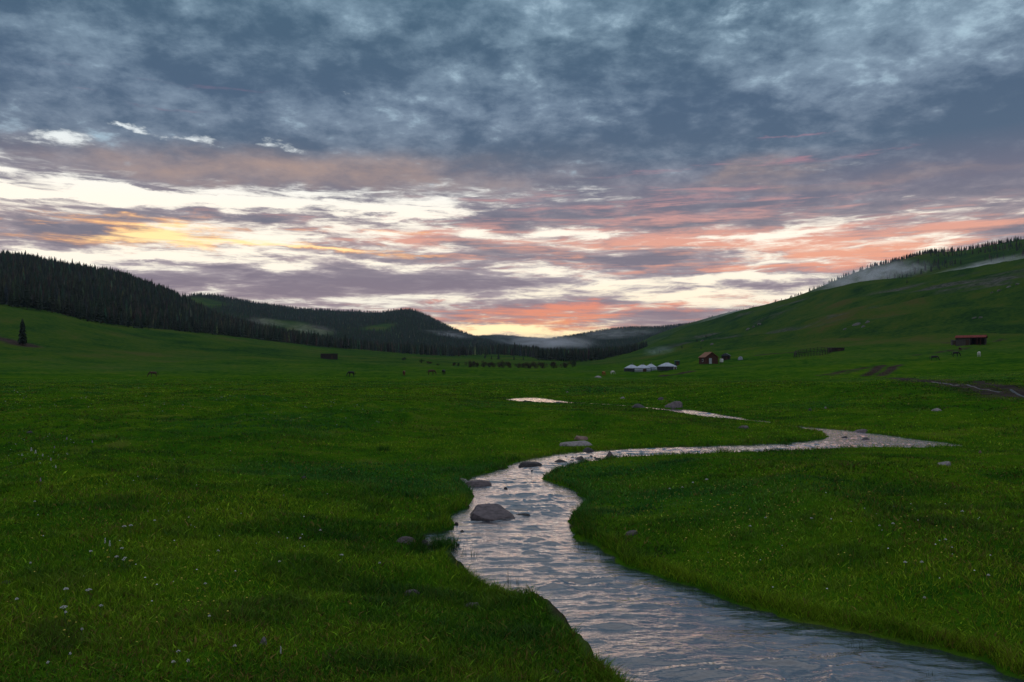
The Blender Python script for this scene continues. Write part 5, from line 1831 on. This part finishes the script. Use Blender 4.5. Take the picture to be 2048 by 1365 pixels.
for (x, y, n, hp, lb) in [(1018, 1166, 9, 46, 'tallest thin reed stalks midstream in the lower rapids'), (1036, 1180, 8, 46, 'thin reed stalks midstream just right of the tallest ones'), (1145, 1300, 12, 30, 'thin weeds rising beside the undercut left bank')]:
    X, Y = to_plane((x, y)); tuft(X, Y, ZW, n, hp / F * Y, 0.02, lb, 'reed_clump', 'reeds', None, 0.12, (0.03, 0.05, 0.015), 0.003)


# ------------------------------------------------------------------ mist
def mist_material(name, dens, col, scale, seed):
    m = bpy.data.materials.new(name)
    m.use_nodes = True
    nt = m.node_tree
    nt.nodes.clear()
    g = G(nt)
    out = g.node('ShaderNodeOutputMaterial')
    v = g.node('ShaderNodeVolumePrincipled')
    v.inputs['Color'].default_value = (*col, 1)
    v.inputs['Anisotropy'].default_value = 0.2
    tc = g.node('ShaderNodeTexCoord')
    L = g.node('ShaderNodeVectorMath', operation='LENGTH')
    g.link(tc.outputs['Object'], L.inputs[0])
    fall = g.ss(1.0, 0.15, L.outputs['Value'])
    mp = g.node('ShaderNodeMapping'); mp.inputs['Location'].default_value = (seed * 3.1, seed * 1.7, seed)
    mp.inputs['Scale'].default_value = (scale, scale, scale * 0.6)
    g.link(tc.outputs['Object'], mp.inputs[0])
    n = g.ss(0.40, 0.70, g.noise(mp.outputs[0], 1.0, 6, 0.68, 1.4))
    g.link(g.mul(g.mul(fall, n), dens), v.inputs['Density'])
    g.link(v.outputs[0], out.inputs['Volume'])
    return m


def mist(x, y, Y, rx, rz, ry, slope, od, label, seed, scale=3.0, col=(0.86, 0.88, 0.95)):
    """wisp at pixel (x, y) and distance Y; rx, rz radii in photo pixels, ry in metres; od: optical depth through the middle"""
    bm = bmesh.new()
    bmesh.ops.create_icosphere(bm, subdivisions=3, radius=1.0)
    me = bpy.data.meshes.new('mist'); bm.to_mesh(me); bm.free()
    o = add_obj('mist', me, mist_material('mist_air', od / ry * 2.2, col, scale, seed))
    o.location = tuple(px(x, y, Y))
    o.scale = (rx / F * Y, ry, rz / F * Y)
    o.rotation_euler = (0, math.atan(slope), 0)
    return tag(o, label, 'mist', kind='stuff')


mist(1715, 556, 960, 110, 30, 70, -0.22, 1.5, 'thin white mist rising between the two right ridges', 1)
mist(1800, 548, 980, 80, 30, 70, 0.0, 1.5, 'faint mist curl right of the main wisp', 2)
mist(1945, 541, 760, 150, 17, 60, -0.25, 1.5, 'streak of mist along the crest of the near right hill', 3)
mist(1800, 583, 720, 60, 6, 40, -0.12, 0.6, 'faint mist line on the near right slope', 4)
mist(1455, 628, 1500, 80, 14, 90, -0.32, 0.6, 'mist over the far end of the right ridge', 5)
mist(1090, 683, 2000, 125, 17, 260, 0.05, 1.7, 'bank of pale mist lying in the valley bottom', 6, 1.4)
mist(1230, 668, 1900, 110, 12, 200, -0.05, 0.55, 'thin veil of mist on the far wooded hill', 7)
mist(890, 670, 1900, 80, 10, 180, 0.05, 0.6, 'mist strip at the foot of the middle hill', 8, 2.8)
mist(620, 660, 1250, 55, 15, 120, 0.05, 0.40, 'mist patch rising behind the forest front', 9, 2.8, (0.95, 0.84, 0.84))
mist(535, 645, 1500, 40, 12, 120, 0.05, 0.35, 'small mist patch above the forest at left', 10, 2.8, (0.95, 0.84, 0.84))
mist(1316, 702, 420, 40, 12, 30, -0.1, 0.30, 'bluish stove smoke drifting above the yurts', 11, 2.0, (0.70, 0.82, 0.95))


# ------------------------------------------------------------------ the air of the whole valley
def haze(dens):
    m = bpy.data.materials.new('valley_air')
    m.use_nodes = True
    nt = m.node_tree
    nt.nodes.clear()
    g = G(nt)
    out = g.node('ShaderNodeOutputMaterial')
    v = g.node('ShaderNodeVolumePrincipled')
    v.inputs['Color'].default_value = (0.55, 0.75, 1.0, 1)
    v.inputs['Density'].default_value = dens
    g.link(v.outputs[0], out.inputs['Volume'])
    mb = MB()
    zmin, zmax = float(ZG.min()) - 1.5, float(ZG.max()) + 30
    mb.box((0, 0, (zmin + zmax) / 2), (19500, 19500, zmax - zmin))
    o = mb.build('haze', m)
    return tag(o, kind='stuff')


HAZE = 4.2e-5
if HAZE: haze(HAZE)
